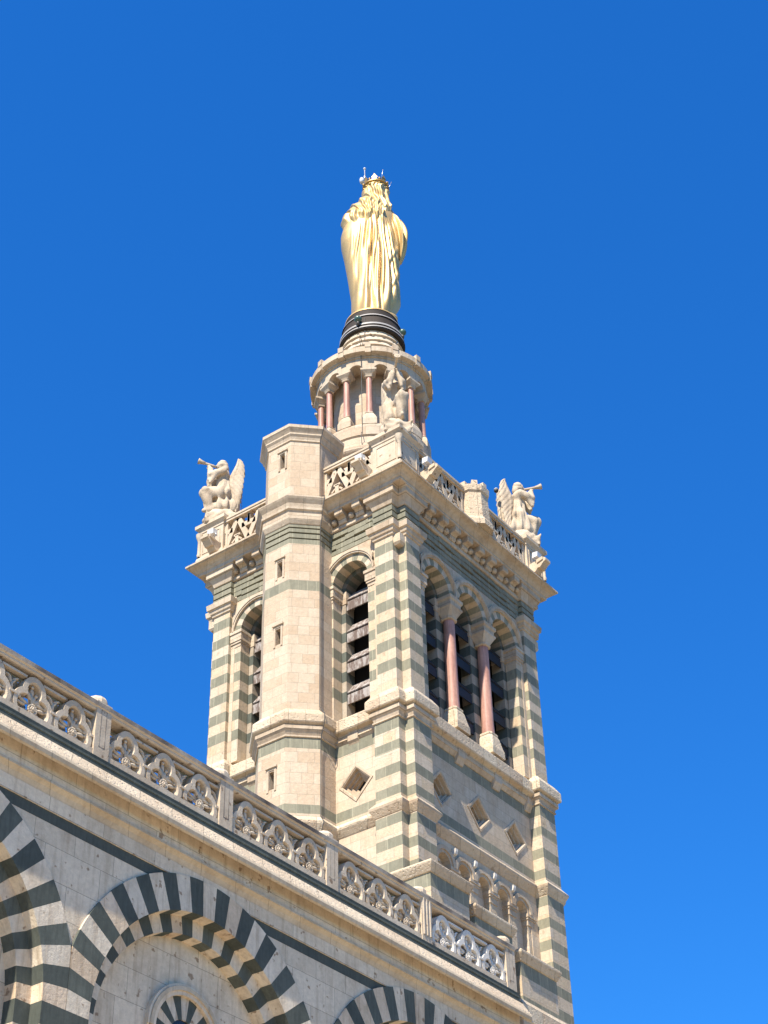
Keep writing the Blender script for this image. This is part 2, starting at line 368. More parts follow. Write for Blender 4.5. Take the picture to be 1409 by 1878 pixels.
# ---- belfry walls with arches
ZS, RI = 16.6, 1.03
VST = [GREEN, CREAMP]
def belfry(F, cells, name):
    b = MB()
    for c in cells:
        b.arch_cell(F, c, 1.43, ZS, 1.41, 18.42, 5.15, 5.8, TRIM)
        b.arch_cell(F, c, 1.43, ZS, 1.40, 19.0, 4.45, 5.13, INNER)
    if F is FL:
        b.box(F, -1.43, 1.43, 4.4, 5.8, 8.8, 19.75, CREAM)
        b.box(F, -1.75, -1.42, 4.41, 5.79, 8.8, 16.6, CREAM); b.box(F, 1.42, 1.75, 4.41, 5.79, 8.8, 16.6, CREAM)
    b.box(F, 4.28, 4.6, 4.42, 5.8, 9.3, 19.75, CREAM); b.box(F, -4.6, -4.28, 4.42, 5.8, 9.3, 19.75, CREAM)
    w = b.build(name, T)
    a = MB()
    for c in cells:
        q = MB()
        q.arc(F, c, ZS, RI, 1.42, 5.14, 5.815, 11, VST, clamp=1.428)
        o = q.build('arch', T)
        q = MB(); q.arc(F, c, ZS, 1.42, 1.70, 5.6, 5.93, 22, [TRIM], clamp=1.43, sub=2)
        q.arc(F, c, ZS, 1.50, 1.62, 5.6, 5.97, 22, [TRIM], clamp=1.43, sub=2)
        q.build('hood_mould', o)
        q = MB(); q.arc(F, c, ZS, 0.78, 1.41, 4.46, 5.125, 11, [NGREEN2, INNER], clamp=1.42); q.build('inner_arch', o)  # ring colours darkened to paint the shade behind the front arch
    return w
def striped_jamb(b, F, s0, s1, d0, d1, z0, z1, CREAMP=None, GREEN=None):
    CREAMP = CREAMP or globals()['CREAMP']; GREEN = GREEN or globals()['GREEN']
    z = z0
    for top, bot in sorted(greens_up, key=lambda q: q[1]):
        if top > z1: break
        if bot > z: b.box(F, s0, s1, d0, d1, z, bot, CREAMP)
        b.box(F, s0, s1, d0, d1, bot, top, GREEN); z = top
    if z < z1: b.box(F, s0, s1, d0, d1, z, z1, CREAMP)
CELLS_R = (-2.86, 0.0, 2.86); CELLS_L = (-2.86, 2.86)
belfry(FR, CELLS_R, 'belfry_wall'); belfry(FL, CELLS_L, 'belfry_wall')
bb = MB()
for F in (FB, FX): bb.box(F, -4.6, 4.6, 4.4, 5.8, 8.8, 19.75, CREAM)
bb.build('belfry_wall', T)
# jambs, imposts
def impost(b, F, s0, s1, d0, d1, z0, z1, sides):
    """stepped impost block; sides = (left,right) overhang switches"""
    l, r = sides
    for za, zb, o in ((z0, z0+.18, 0.0), (z0+.18, z0+.3, 0.05), (z0+.3, z1-.16, 0.09), (z1-.16, z1, 0.14)):
        b.box(F, s0-o*l, s1+o*r, d0, d1+o, za, zb, TRIM)
for F, cells in ((FR, CELLS_R), (FL, CELLS_L)):
    for c in cells:
        for sg in (-1, 1):
            e = c+sg*RI
            outer_end = c+sg*1.43
            free = abs(abs(outer_end)-1.43) < 0.01 and F is FR       # carried by a column
            if not free:
                far = 4.52 if abs(outer_end) > 3 else 1.72
                far = math.copysign(far, outer_end) if F is FR or abs(outer_end) > 3 else math.copysign(1.70, outer_end)
                b = MB(); s0, s1 = sorted((e, far)); striped_jamb(b, F, s0, s1, 5.16, 5.78, 9.3, 15.72)
                o = b.build('jamb', T)
                b = MB(); impost(b, F, s0, s1, 5.16, 5.806, 15.72, ZS, (1 if sg > 0 else 0, 1 if sg < 0 else 0)); b.build('impost', o)
    # inner piers, striped in darker stone and green as painted shade
    for c in cells:
        for sg in (-1, 1):
            e = c+sg*0.78; far = c+sg*1.43
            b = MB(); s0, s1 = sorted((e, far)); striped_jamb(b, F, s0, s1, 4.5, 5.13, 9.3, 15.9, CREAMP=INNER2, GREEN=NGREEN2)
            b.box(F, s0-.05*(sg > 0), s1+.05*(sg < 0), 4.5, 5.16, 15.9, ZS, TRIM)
            b.build('inner_jamb', T)
# columns on the right-hand face
for sx in (-1.43, 1.43):
    b = MB(); cy = -5.43
    b.lathe(sx, cy, [(0.31, 10.5), (0.29, 11.2), (0.285, 13), (0.27, 15.42)], PINK, 28)
    o = b.build('column', T)
    b = MB()
    def sq(h, z): return [(sx-h, cy-h, z), (sx+h, cy-h, z), (sx+h, cy+h, z), (sx-h, cy+h, z)]
    def oc(h, z, k=0.6): return [(sx+h*p, cy+h*q, z) for p, q in ((-1, -k), (-k, -1), (k, -1), (1, -k), (1, k), (k, 1), (-k, 1), (-1, k))]
    b.loft([oc(.29, 15.40), oc(.34, 15.44), oc(.34, 15.5), oc(.30, 15.52), oc(.36, 15.7, .7), oc(.47, 15.98, .92), oc(.5, 16.02, .98), oc(.5, 16.12, .98), oc(.43, 16.14, .98), oc(.45, 16.36, .98), oc(.52, 16.44, .98), oc(.53, ZS-.002, .98)], TRIM)
    b.build('capital', o)
    b = MB()
    b.loft([oc(.52, 9.2, .97), oc(.52, 9.55, .97), oc(.47, 9.75, .9), oc(.40, 10.2, .75), oc(.34, 10.34, .7), oc(.36, 10.37, .7), oc(.36, 10.45, .7), oc(.32, 10.5, .7)], ROUGH)
    b.build('column_base', o)
# louvres
for F, cells, m in ((FR, CELLS_R, SHADESLAT), (FL, CELLS_L, SLAT)):
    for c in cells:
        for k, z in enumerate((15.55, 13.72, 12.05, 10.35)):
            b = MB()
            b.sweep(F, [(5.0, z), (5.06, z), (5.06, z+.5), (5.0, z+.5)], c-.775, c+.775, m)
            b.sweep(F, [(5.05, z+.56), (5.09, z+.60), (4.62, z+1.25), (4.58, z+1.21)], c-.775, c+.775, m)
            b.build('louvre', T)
# black block standing in for the unlit bell chamber
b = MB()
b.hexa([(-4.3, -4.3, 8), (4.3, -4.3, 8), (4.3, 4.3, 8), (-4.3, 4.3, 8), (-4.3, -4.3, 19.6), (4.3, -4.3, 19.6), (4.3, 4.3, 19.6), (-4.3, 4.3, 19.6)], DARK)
b.build('dark_chamber_block', T)

# ---- sills under the arches
for F in FACES:
    b = MB()
    b.sweep(F, [(4.4, 8.0), (5.76, 8.0), (5.76, 8.28), (5.98, 8.34), (6.02, 8.4), (6.02, 8.92), (5.98, 8.98), (5.15, 9.36), (4.4, 9.36)], -4.7, 4.7, ROUGH)
    b.build('sill', T)
    b = MB()
    b.sweep(F, [(5.3, 7.82), (5.6, 7.82), (5.66, 7.9), (5.74, 8.02), (5.74, 8.1), (5.3, 8.1)], -4.7, 4.7, TRIM)
    for s in (-4.2, -1.47, 1.47, 4.2) if F is FR else (-2.9, 2.9):
        b.sweep(F, [(5.5, 7.55), (5.62, 7.55), (5.72, 7.75), (5.8, 7.85), (5.8, 8.29), (5.5, 8.29)], s-.28, s+.28, TRIM)
    b.build('sill_corbel', T)

# ---- lozenge storey
def lozenge_wall(F, cs, d):
    b = MB()
    z0, z1 = 4.56, 7.28
    def band(za, zb, m, dd=d): b.box(F, -4.5, 4.5, 5.0, dd, za, zb, m)
    band(3.3, 4.10, CREAM); band(4.10, 4.56, GREEN, d+.004); band(z1, 7.82, GREEN, d+.004)
    edges = [-4.5]+[(a+c)/2 for a, c in zip(cs[:-1], cs[1:])]+[4.5]
    for i, c in enumerate(cs):
        l, r = edges[i], edges[i+1]; zc = 5.72; q = 0.74
        Tp, Rp, Bp, Lp = (c, zc+q), (c+q, zc), (c, zc-q), (c-q, zc)
        for P in ([(l, z1), (c, z1), Tp, Lp, (l, zc)], [(c, z1), (r, z1), (r, zc), Rp, Tp], [(l, zc), Lp, Bp, (c, z0), (l, z0)], [Bp, Rp, (r, zc), (r, z0), (c, z0)]):
            b.poly([F(s, d, z) for s, z in P], CREAM)
    w = b.build('lozenge_storey_wall', T)
    for c in cs:
        zc = 5.72
        f = MB()
        def dia(q, dd): return [F(c, dd, zc+q), F(c+q, dd, zc), F(c, dd, zc-q), F(c-q, dd, zc)]
        f.loft([dia(.93, d-.01), dia(.93, d+.035), dia(.80, d+.035), dia(.76, d), dia(.74, d-.02), dia(.74, d-.17), dia(.60, d-.17), dia(.60, d-.33), dia(.46, d-.33), dia(.46, d-.49), dia(.33, d-.49), dia(.33, d-.8)], TRIM, cap0=False, cap1=False)
        o = f.build('lozenge_window', T)
        f = MB(); f.poly(dia(.34, d-.60), DARK); f.build('pane', o)
lozenge_wall(FR, [-2.95, 0.0, 2.95], 5.55); lozenge_wall(FL, [-2.98, 2.98], 5.68)
b = MB()
for F in (FB, FX): b.box(F, -4.5, 4.5, 5.0, 5.6, 3.3, 7.82, CREAM)
b.build('lozenge_storey_wall', T)
# string course between piers
for F, d in ((FR, 5.55), (FL, 5.68), (FB, 5.6), (FX, 5.6)):
    b = MB()
    b.sweep(F, [(5.0, 3.25), (d+.02, 3.25), (d+.06, 3.3), (d+.24, 3.58), (d+.26, 3.66), (d+.22, 3.74), (d, 3.97), (5.0, 3.97)], -4.55, 4.55, ROUGH)
    b.build('string_course', T)
# ---- blind arcade on the right-hand face
b = MB(); d = 5.55
cs = [-3.75+0.0+1.5*i-0.75+0.75 for i in range(6)]
cs = [-3.0, -1.5, 0.0, 1.5, 3.0]
for c in cs:
    b.arch_cell(FR, c, .75, 2.12, .46, 3.25, 5.0, d, CREAM, n=14)
b.box(FR, 3.75, 4.5, 5.0, d, -6, 3.25, CREAM); b.box(FR, -4.5, -3.75, 5.0, d, -6, 3.25, CREAM)
b.box(FR, -4.4, 4.4, 4.9, 5.22, -6, 3.2, CREAM)
b.build('arcade_wall', T)
for c in cs:
    b = MB(); b.arc(FR, c, 2.12, .46, .60, 5.3, d+.05, 12, [TRIM], clamp=.74, sub=2); b.arc(FR, c, 2.12, .60, .80, 5.3, d+.11, 12, [TRIM], clamp=.749, sub=2)
    b.build('blind_arch', T)
for i in range(6):
    s = -3.75+1.5*i
    b = MB(); b.box(FR, s-.26, s+.26, 5.2, d-.03, -6, 1.88, CREAMP)
    b.box(FR, s-.33, s+.33, 5.2, d+.05, 1.88, 1.98, TRIM); b.box(FR, s-.29, s+.29, 5.2, d+.012, 1.6, 1.88, TRIM); b.box(FR, s-.36, s+.36, 5.2, d+.09, 1.98, 2.13, TRIM)
    b.build('pilaster', T)
    if 0 < i < 5:
        b = MB(); b.sweep(FR, [(d, 2.72), (d+.16, 2.78), (d+.2, 2.9), (d+.2, 3.02), (d, 3.02)], s-.09, s+.09, WHITEST); b.build('bracket', T)
# plain shaft below
b = MB()
for F, dd in ((FL, 5.7), (FB, 5.6), (FX, 5.6)): b.box(F, -4.5, 4.5, 5.0, dd, GZ, 3.26, CREAM)
b.box(FR, -4.5, 4.5, 5.0, 5.56, GZ, -5.9, CREAM)
b.build('lower_shaft', T)
# stepped stair wall in front of the arcade
def stair_block(x0, x1, zt, y_in, name, x1b=None):
    b = MB(); zz = zt-.55
    F = lambda s, d, z: (s, -d, z)
    # body bands
    z = zz-.0; bnds = [(zz, zz-.62, GREEN), (zz-.62, zz-1.5, CREAMP), (zz-1.5, zz-1.98, GREEN), (zz-1.98, -9, CREAMP)]
    for za, zb, m in bnds: b.box(F, x0, x1, y_in, 7.2, zb, za, m)
    o = b.build(name, T)
    l = MB(); ov = .22
    def rc(q, z): return [(x0-q, -7.2-q, z), (x1+q*.4, -7.2-q, z), (x1+q*.4, -y_in, z), (x0-q, -y_in, z)]
    l.loft([rc(0, zz-.02), rc(.06, zz), rc(.20, zz+.22), rc(.24, zz+.30), rc(.24, zz+.38), rc(.16, zz+.46), rc(.02, zz+.55)], ROUGH)
    l.build('ledge', o)
stair_block(-6.42, -3.75, 0.42, 5.4, 'stair_wall')
stair_block(-3.36, -.62, -.36, 5.5, 'stair_wall')
stair_block(-.08, 2.7, -1.20, 5.5, 'stair_wall')
b = MB()
def rc2(q, z): return [(-.6-q, -7.45-q, z), (7.6, -7.45-q, z), (7.6, -5.2, z), (-.6-q, -5.2, z)]
b.loft([rc2(0, GZ), rc2(0, -4.5), rc2(.05, -4.45), rc2(.05, -3.8), rc2(-.1, -3.55)], [CREAMP, ROUGH, ROUGH, ROUGH])
b.build('podium', T)

# ---- frieze and cornice between the piers
for F in FACES:
    b = MB()
    b.box(F, -4.6, 4.6, 5.1, 5.70, 18.42, 19.74, NGREEN)  # darker green back: shade of the grooves put into the colour
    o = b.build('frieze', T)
    if F in (FR, FL):
        rnd = random.Random(3); fs = [MB(), MB()]
        for k in range(4):
            z = 18.46+k*0.318; s = -4.5
            while s < 4.5:
                wdt = rnd.choice((0.55, 0.8, 1.1)); e = min(4.5, s+wdt)
                dz = rnd.choice((0, 0, 0.045, -0.03))
                if not (F is FL and e < 1.7 and s > -1.7):
                    f = fs[1] if (F is FL and s > 0) else fs[0]
                    f.box(F, s+.004, e-.004, 5.66, 5.80+.015*k, z+dz, z+.235+dz+rnd.choice((0, .03)), GREEN)
                s = e
        for f in fs:
            if f.v: f.build('frieze_strip', o)
    c = MB()
    c.sweep(F, [(5.0, 19.75), (5.88, 19.75), (5.93, 19.79), (5.93, 19.95), (5.86, 20.0), (5.86, 20.62), (5.0, 20.62)], -4.6, 4.6, TRIM)
    c.build('cornice_fillet', T)
def sqr(h, z): return [(-h, -h, z), (h, -h, z), (h, h, z), (-h, h, z)]
b = MB()
b.loft([sqr(4.5, 20.6), sqr(6.40, 20.6), sqr(6.43, 20.64), sqr(6.43, 20.76), sqr(6.48, 20.80), sqr(6.55, 20.90), sqr(6.65, 20.98), sqr(6.78, 21.03), sqr(6.83, 21.05), sqr(6.83, 21.09), sqr(6.89, 21.10), sqr(6.89, 21.2), sqr(4.5, 21.22)], TRIM)
b.build('cornice', T)
for F in (FR, FL):
    for i in range(8):
        s = -3.675+1.05*i
        if F is FL and abs(s) < 2.0: continue
        b = MB()
        b.sweep(F, [(5.8, 19.98), (5.98, 19.98), (6.04, 20.05), (6.06, 20.2), (6.16, 20.28), (6.33, 20.28), (6.385, 20.34), (6.385, 20.60), (5.8, 20.60)], s-.235, s+.235, TRIM)
        b.build('modillion', T)
    for i in range(9):
        s = -4.2+1.05*i
        if F is FL and abs(s) < 2.0: continue
        b = MB(); b.ball(F(s, 6.0, 20.22), .16, TRIM); b.build('ball_ornament', T)

# ---- stair turret on the left face
def oct_ring(a, z, cx=-6.0, cy=0.0):
    k = math.tan(PI/8)
    return [(cx+a*p, cy+a*q, z) for p, q in ((-1, k), (-1, -k), (-k, -1), (k, -1), (1, -k), (1, k), (k, 1), (-k, 1))]
TP = [(GZ, 1.90, TURST), (3.2, 1.90, ROUGH), (3.25, 1.94, ROUGH), (3.55, 2.10, ROUGH), (3.68, 2.12, ROUGH), (3.97, 1.88, GREEN), (3.98, 1.86, TURST), (4.10, 1.86, GREEN), (4.54, 1.86, TURST),
      (7.30, 1.86, GREEN), (7.83, 1.86, TRIM), (7.85, 1.92, TRIM), (7.93, 1.92, TRIM), (7.94, 1.88, TRIM), (8.1, 1.96, TRIM), (8.2, 2.04, TRIM), (8.38, 2.04, TRIM), (8.39, 1.96, ROUGH), (8.5, 2.14, ROUGH), (8.55, 2.17, ROUGH), (8.9, 2.17, ROUGH), (8.97, 2.14, ROUGH), (9.35, 1.78, TURST),
      (9.36, 1.76, TURST), (15.9, 1.76, GREEN), (16.46, 1.76, TURST), (18.62, 1.76, GREEN), (18.9, 1.76, NGREEN), (18.91, 1.69, NGREEN), (18.97, 1.69, GREEN), (18.975, 1.77, GREEN), (19.22, 1.77, NGREEN), (19.23, 1.69, NGREEN), (19.30, 1.69, GREEN), (19.31, 1.78, GREEN), (19.52, 1.78, NGREEN), (19.53, 1.69, NGREEN), (19.585, 1.69, GREEN), (19.59, 1.80, GREEN), (19.75, 1.80, TRIM),  # recessed frieze rings coloured darker to paint groove shade
      (19.78, 1.84, TRIM), (19.95, 1.92, TRIM), (20.02, 1.95, TRIM), (20.36, 1.95, TRIM), (20.37, 1.90, TRIM), (20.50, 1.94, TRIM), (20.55, 2.02, TRIM), (20.68, 2.03, TRIM), (20.70, 1.97, TRIM), (20.9, 2.02, TRIM), (21.1, 2.15, TRIM), (21.2, 2.2, TRIM), (21.26, 2.2, TRIM), (21.4, 1.76, TURST), (21.42, 1.74, TURST)]
b = MB()
b.loft([oct_ring(a, z) for z, a, m in TP]+[oct_ring(1.74, 25.08)], [p[2] for p in TP], cap1=True)
tur = b.build('stair_turret', T)
b = MB()
b.loft([oct_ring(1.72, 25.05), oct_ring(1.80, 25.09), oct_ring(1.80, 25.17), oct_ring(1.84, 25.3), oct_ring(1.92, 25.42), oct_ring(1.92, 25.5), oct_ring(1.98, 25.6), oct_ring(2.06, 25.72), oct_ring(2.08, 25.74), oct_ring(2.08, 25.92), oct_ring(2.0, 25.97), oct_ring(0.4, 26.25)], TRIM)
b.build('turret_cap', tur)
# real slit openings cut into the turret
slits = [(-.19, 17.28), (-.15, 13.45), (-.02, 5.9), (-.22, 23.97)]
cut = MB()
for y, z in slits:
    fx = 1.86 if z < 8 else 1.76
    cut.hexa([(-6-fx-.2, y-.15, z-.44), (-6-fx+.55, y-.15, z-.44), (-6-fx+.55, y+.15, z-.44), (-6-fx-.2, y+.15, z-.44), (-6-fx-.2, y-.15, z+.44), (-6-fx+.55, y-.15, z+.44), (-6-fx+.55, y+.15, z+.44), (-6-fx-.2, y+.15, z+.44)], TURST)
co = cut.build('cutter', T)
md = tur.modifiers.new('cut', 'BOOLEAN'); md.operation = 'DIFFERENCE'; md.object = co; md.solver = 'EXACT'
bpy.context.view_layer.update()
me = bpy.data.meshes.new_from_object(tur.evaluated_get(bpy.context.evaluated_depsgraph_get()))
tur.modifiers.clear(); tur.data = me; bpy.data.objects.remove(co)
for y, z in slits:
    fx = 1.86 if z < 8 else 1.76
    X = -6-fx
    FT = lambda s, d, zz: (X-d, s, zz)
    b = MB()
    for (s0, s1, z0, z1) in ((-.27, -.16, -.55, .5), (.16, .27, -.55, .5), (-.27, .27, .5, .6)): b.box(FT, y+s0, y+s1, -.02, .035, z+z0, z+z1, TRIM)
    b.box(FT, y-.32, y+.32, -.02, .10, z+.60, z+.68, TRIM)
    o = b.build('slit_window', tur)
    b = MB(); b.box(FT, y-.149, y+.149, -.38, -.30, z-.43, z+.43, DARK); b.build('pane', o)  # black sheet standing in for the unlit inside of the slit

# ---- parapet on top of the tower, pedestals, gargoyle spouts, crenellated barrel
def tracery(F, s0, s1):
    n = max(1, round((s1-s0)/1.3)); w = (s1-s0)/n
    b = MB(); D0, D1 = 5.92, 6.28
    b.box(F, s0, s1, 6.0, 6.34, 21.2, 21.78, CARVE)
    b.box(F, s0, s1, 6.02, 6.38, 23.36, 23.5, CARVE); b.box(F, s0, s1, 6.0, 6.42, 23.5, 23.62, CARVE)
    for e in (s0, s1-.14): b.box(F, e, e+.14, 5.95, 6.3, 21.7, 23.45, CARVE)
    o = b.build('parapet', T)
    for i in range(n):
        a = s0+i*w; q = MB()
        def bar(p0, p1, t=.13):
            v = Vector((p1[0]-p0[0], p1[1]-p0[1])); u = Vector((-v.y, v.x)).normalized()*t/2
            q.extr(F, [(p0[0]+u.x, p0[1]+u.y), (p0[0]-u.x, p0[1]-u.y), (p1[0]-u.x, p1[1]-u.y), (p1[0]+u.x, p1[1]+u.y)], D0, D1, CARVE)
        zb, zt = 21.78, 23.36; m = a+w/2
        bar((a+.02, zb), (m-.02, zt), .30); bar((a+w-.02, zb), (m+.05, zt), .30)
        bar((a, zt-.62), (a+w*.30, zt-.62), .3); bar((a+w*.70, zt-.62), (a+w, zt-.62), .3)
        bar((a+.0, zt), (a+.0, zt-.62), .16); bar((a+w-.0, zt-.05), (a+w-.0, zt-.6), .15)
        bar((m-.2, zb+.52), (m+.2, zb+.52), .12)
        bar((m, zb+.0), (m, zb+.52), .22); bar((m-.33, zb+.12), (m-.12, zb+.3), .1); bar((m+.33, zb+.12), (m+.12, zb+.3), .1)
        q.build('tracery', o)
tracery(FR, -4.75, -.85); tracery(FR, .85, 4.75); tracery(FL, 1.72, 4.75); tracery(FL, -4.75, -1.72)
for F in (FB, FX):
    b = MB(); b.box(F, -4.75, 4.75, 6.0, 6.34, 21.2, 23.6, CARVE); b.build('parapet', T)
for sx, sy in ((-1, -1), (1, -1), (-1, 1), (1, 1)):
    b = MB(); cx, cy = sx*5.62, sy*5.62
    def q4(h, z): return [(cx-h, cy-h, z), (cx+h, cy-h, z), (cx+h, cy+h, z), (cx-h, cy+h, z)]
    b.loft([q4(.92, 21.2), q4(.92, 21.6), q4(.88, 21.75), q4(.80, 21.82), q4(.80, 23.30), q4(.84, 23.34), q4(.84, 23.44), q4(.90, 23.52), q4(.97, 23.60), q4(1.0, 23.62), q4(1.0, 23.82), q4(.92, 23.9)], CARVE)
    o = b.build('pedestal', T)
    p = MB()
    for ax in (0, 1):
        for t in (-1, 1):
            F = (lambda s, d, z, t=t: (cx+s, cy+t*d, z)) if ax == 0 else (lambda s, d, z, t=t: (cx+t*d, cy+s, z))
            for q in ((-.60, -.55, 21.95, 23.15), (.55, .60, 21.95, 23.15), (-.55, .55, 23.1, 23.15), (-.55, .55, 21.95, 22.0)): p.box(F, q[0], q[1], .78, .83, q[2], q[3], CARVE)
    # corner colonnette with a small capital
    kx, ky = cx+sx*.80, cy+sy*.80
    p.lathe(kx, ky, [(.10, 21.85), (.13, 22.0), (.10, 22.1), (.10, 22.85), (.12, 22.9), (.2, 23.15), (.21, 23.3)], CARVE, 14)
    p.build('pedestal_panel', o)
def spout(F, s, sg):
    b = MB()
    P = [(6.2, 21.45), (6.75, 21.5), (6.92, 21.68), (7.05, 21.66), (7.28, 21.9), (7.42, 21.98), (7.42, 22.12), (7.3, 22.2), (6.2, 22.06)]
    b.sweep(F, P, s-.24, s+.24, CARVE); b.sweep(F, [(6.9, 21.95), (7.28, 22.05), (7.28, 22.22), (6.9, 22.16)], s-.30, s+.30, CARVE)
    b.build('gargoyle_spout', T)
spout(FL, 4.45, 1); spout(FR, -4.45, 1); spout(FR, 5.2, 1); spout(FL, -5.2, 1)
def oring(a, z, cx, cy):
    k = math.tan(PI/8); return [(cx+a*p, cy+a*q, z) for p, q in ((-1, k), (-1, -k), (-k, -1), (k, -1), (1, -k), (1, k), (k, 1), (-k, 1))]
b = MB()
b.loft([oring(.92, 21.2, 0, -6.3), oring(.92, 21.5, 0, -6.3), oring(.78, 21.75, 0, -6.3), oring(.74, 23.3, 0, -6.3), oring(.82, 23.4, 0, -6.3), oring(.84, 23.75, 0, -6.3), oring(.6, 23.76, 0, -6.3)], ROUGH)
o = b.build('parapet_turret', T)
for k in range(8):
    a = 2*PI*k/8; b = MB(); x, y = .72*math.cos(a), -6.3+.72*math.sin(a)
    Rm = Matrix.Rotation(a, 3, 'Z')
    pts = [Rm @ Vector(p) for p in ((-.1, -.15, 0), (.1, -.15, 0), (.1, .15, 0), (-.1, .15, 0))]
    b.loft([[(x+p.x, y+p.y, 23.74) for p in pts], [(x+p.x, y+p.y, 24.02) for p in pts]], CARVE); b.build('merlon', o)

# ---- round drum with its arcade
DX, DY = 0.05, -0.06
b = MB()
b.lathe(DX, DY, [(4.6, 21.2), (4.6, 23.0), (4.2, 24.2), (3.9, 25.2), (3.6, 26.0), (3.55, 26.1)], TRIM, 64, smooth=False)
b.lathe(DX, DY, [(3.55, 25.6), (3.5, 26.0), (3.3, 27.1), (3.40, 27.2), (3.46, 27.3), (3.46, 27.5), (3.36, 27.6), (3.30, 27.78), (3.16, 27.84), (3.12, 28.38), (3.2, 28.44), (3.22, 29.1), (3.16, 29.2), (2.1, 29.25)], TURST, 64, smooth=False)
b.lathe(DX, DY, [(2.12, 29.2), (2.12, 33.8)], TURST, 56)
b.build('drum', T)
CA = math.atan2(-0.587, -0.81)      # direction from the drum towards the viewer
NC = 14
def FD(c0):
    return lambda s, d, z: (DX+d*math.cos(c0+s/2.85), DY+d*math.sin(c0+s/2.85), z)
cw = 2*PI*2.85/NC
b = MB()
for k in range(NC):
    F = FD(CA+2*PI*(k+.5)/NC+R(-2.0))
    b.arch_cell(F, 0, cw/2, 33.22, .37, 34.05, 2.5, 3.12, TRIM, n=12)
b.lathe(DX, DY, [(2.1, 33.75), (2.55, 33.75)], TURST, 56)
b.lathe(DX, DY, [(3.10, 34.02), (3.19, 34.03), (3.19, 34.1), (3.13, 34.12), (3.22, 34.2), (3.40, 34.24), (3.46, 34.26), (3.46, 34.62), (3.38, 34.68), (2.1, 34.75)], TRIM, 64, smooth=False)
o = b.build('drum_arcade', T)
for k in range(NC):
    a = CA+2*PI*k/NC+R(-2.0); F = FD(a)
    x, y = F(0, 2.86, 0)[:2]
    b = MB(); b.lathe(x, y, [(.19, 30.12), (.175, 31), (.16, 32.8)], PINK, 18); c = b.build('drum_column', T)
    b = MB()
    def sq2(h, z, k2=.75):
        out = []
        for p, q in ((-1, -k2), (-k2, -1), (k2, -1), (1, -k2), (1, k2), (k2, 1), (-k2, 1), (-1, k2)): out.append(F(p*h, 2.86+q*h, z))
        return out
    b.loft([sq2(.2, 32.72), sq2(.22, 32.78), sq2(.19, 32.82), sq2(.24, 32.92, .8), sq2(.37, 33.08, .95), sq2(.39, 33.1, .98), sq2(.39, 33.22, .98)], TRIM); b.build('capital', c)
    b = MB(); b.loft([sq2(.36, 29.2, .98), sq2(.36, 29.6, .98), sq2(.30, 29.85, .8), sq2(.21, 30.05), sq2(.235, 30.08), sq2(.2, 30.14)], TRIM); b.build('column_base', c)
    b = MB(); b.box(F, -.13, .13, 3.05, 3.50, 34.14, 34.5, TRIM); b.box(F, -.13, .13, 3.2, 3.53, 34.5, 34.86, TRIM); b.build('corbel_block', o)
# scaly neck
NX, NY = DX+.05, DY-.05
P = []
nn = 140
for i in range(49):
    z = 34.6+(37.6-34.6)*i/48; t = i/48
    r0 = 2.55*(1-t)**1.5+1.66*(1-(1-t)**1.5)
    row = []
    for j in range(nn):
        a = 2*PI*j/nn
        rowk = (z-34.6)/.5; kk = math.floor(rowk); fz = rowk-kk
        fa = (a/(2*PI)*18+(.5 if kk % 2 else 0)) % 1-.5
        edge = fz-(1-math.sqrt(max(0, 1-(2*fa)**2)))*0.0
        sca = .13 if fz < math.sqrt(max(0, 1-(2*fa)**2)) else 0
        row.append((NX+(r0+sca*(1-fz))*math.cos(a), NY+(r0+sca*(1-fz))*math.sin(a), z))
    P.append(row)
b = MB(); b.grid(P, CARVE, wrap=True, smooth=False); b.build('neck', T)
# dark moulded pedestal
PX, PY = .11, -.15
b = MB()
b.lathe(PX, PY, [(1.5, 37.54), (1.84, 37.55), (1.88, 37.58), (1.88, 37.66)], PEDB, 64)
b.lathe(PX, PY, [(1.91, 37.66), (1.91, 37.73), (1.86, 37.74)], LEAD, 64)
b.lathe(PX, PY, [(1.86, 37.74), (1.84, 37.9)], PEDB, 64)
b.lathe(PX, PY, [(1.88, 37.9), (1.88, 38.02), (1.80, 38.05)], LEAD, 64)
b.lathe(PX, PY, [(1.80, 38.05), (1.76, 38.15), (1.70, 38.72)], PEDB, 64)
b.lathe(PX, PY, [(1.76, 38.72), (1.74, 38.8), (1.60, 38.96)], LEAD, 64)
b.lathe(PX, PY, [(1.58, 38.96), (1.54, 39.05), (1.54, 39.40)], PEDB, 64)
b.lathe(PX, PY, [(1.56, 39.40), (1.56, 39.48), (0.1, 39.5)], GOLD, 64)
b.build('statue_pedestal', T)

# ================================================================== NAVE
NV = empty('church_nave', (-18, -2, GZ), 'long nave wall with striped round arches, grey cornice and carved stone balustrade', 'church')
X0, X1 = -38.0, -1.9
b = MB()
AC = [-31.65, -20.05, -8.45]; ZC = -12.2
for c in AC: b.arch_cell(FR, c, 5.8, ZC, 5.72, -6.2, 7.2, 7.8, GREYST, n=40)
b.box(FR, X0, -37.45, 7.2, 7.8, GZ, -6.2, GREYST); b.box(FR, -2.65, X1, 7.2, 7.8, GZ, -6.2, GREYST)
b.box(FR, X0, X1, 3.0, 6.95, GZ, -5.6, GREYST)
b.box(FR, X0, X1, 3.0, 7.5, -5.9, -4.2, GREYST)
b.build('nave_wall', NV)
b = MB()
b.box(FR, X0, X1+.002, 7.5, 7.806, -6.80, -6.40, NGREEN); b.build('dark_band', NV)
VN = [[NGREEN, NGREEN, NGREEN2], [NCREAM, NCREAM, NCREAM2, NCREAM3]]
jb = bands_down(ZC, 1.36, 0.68, -20)
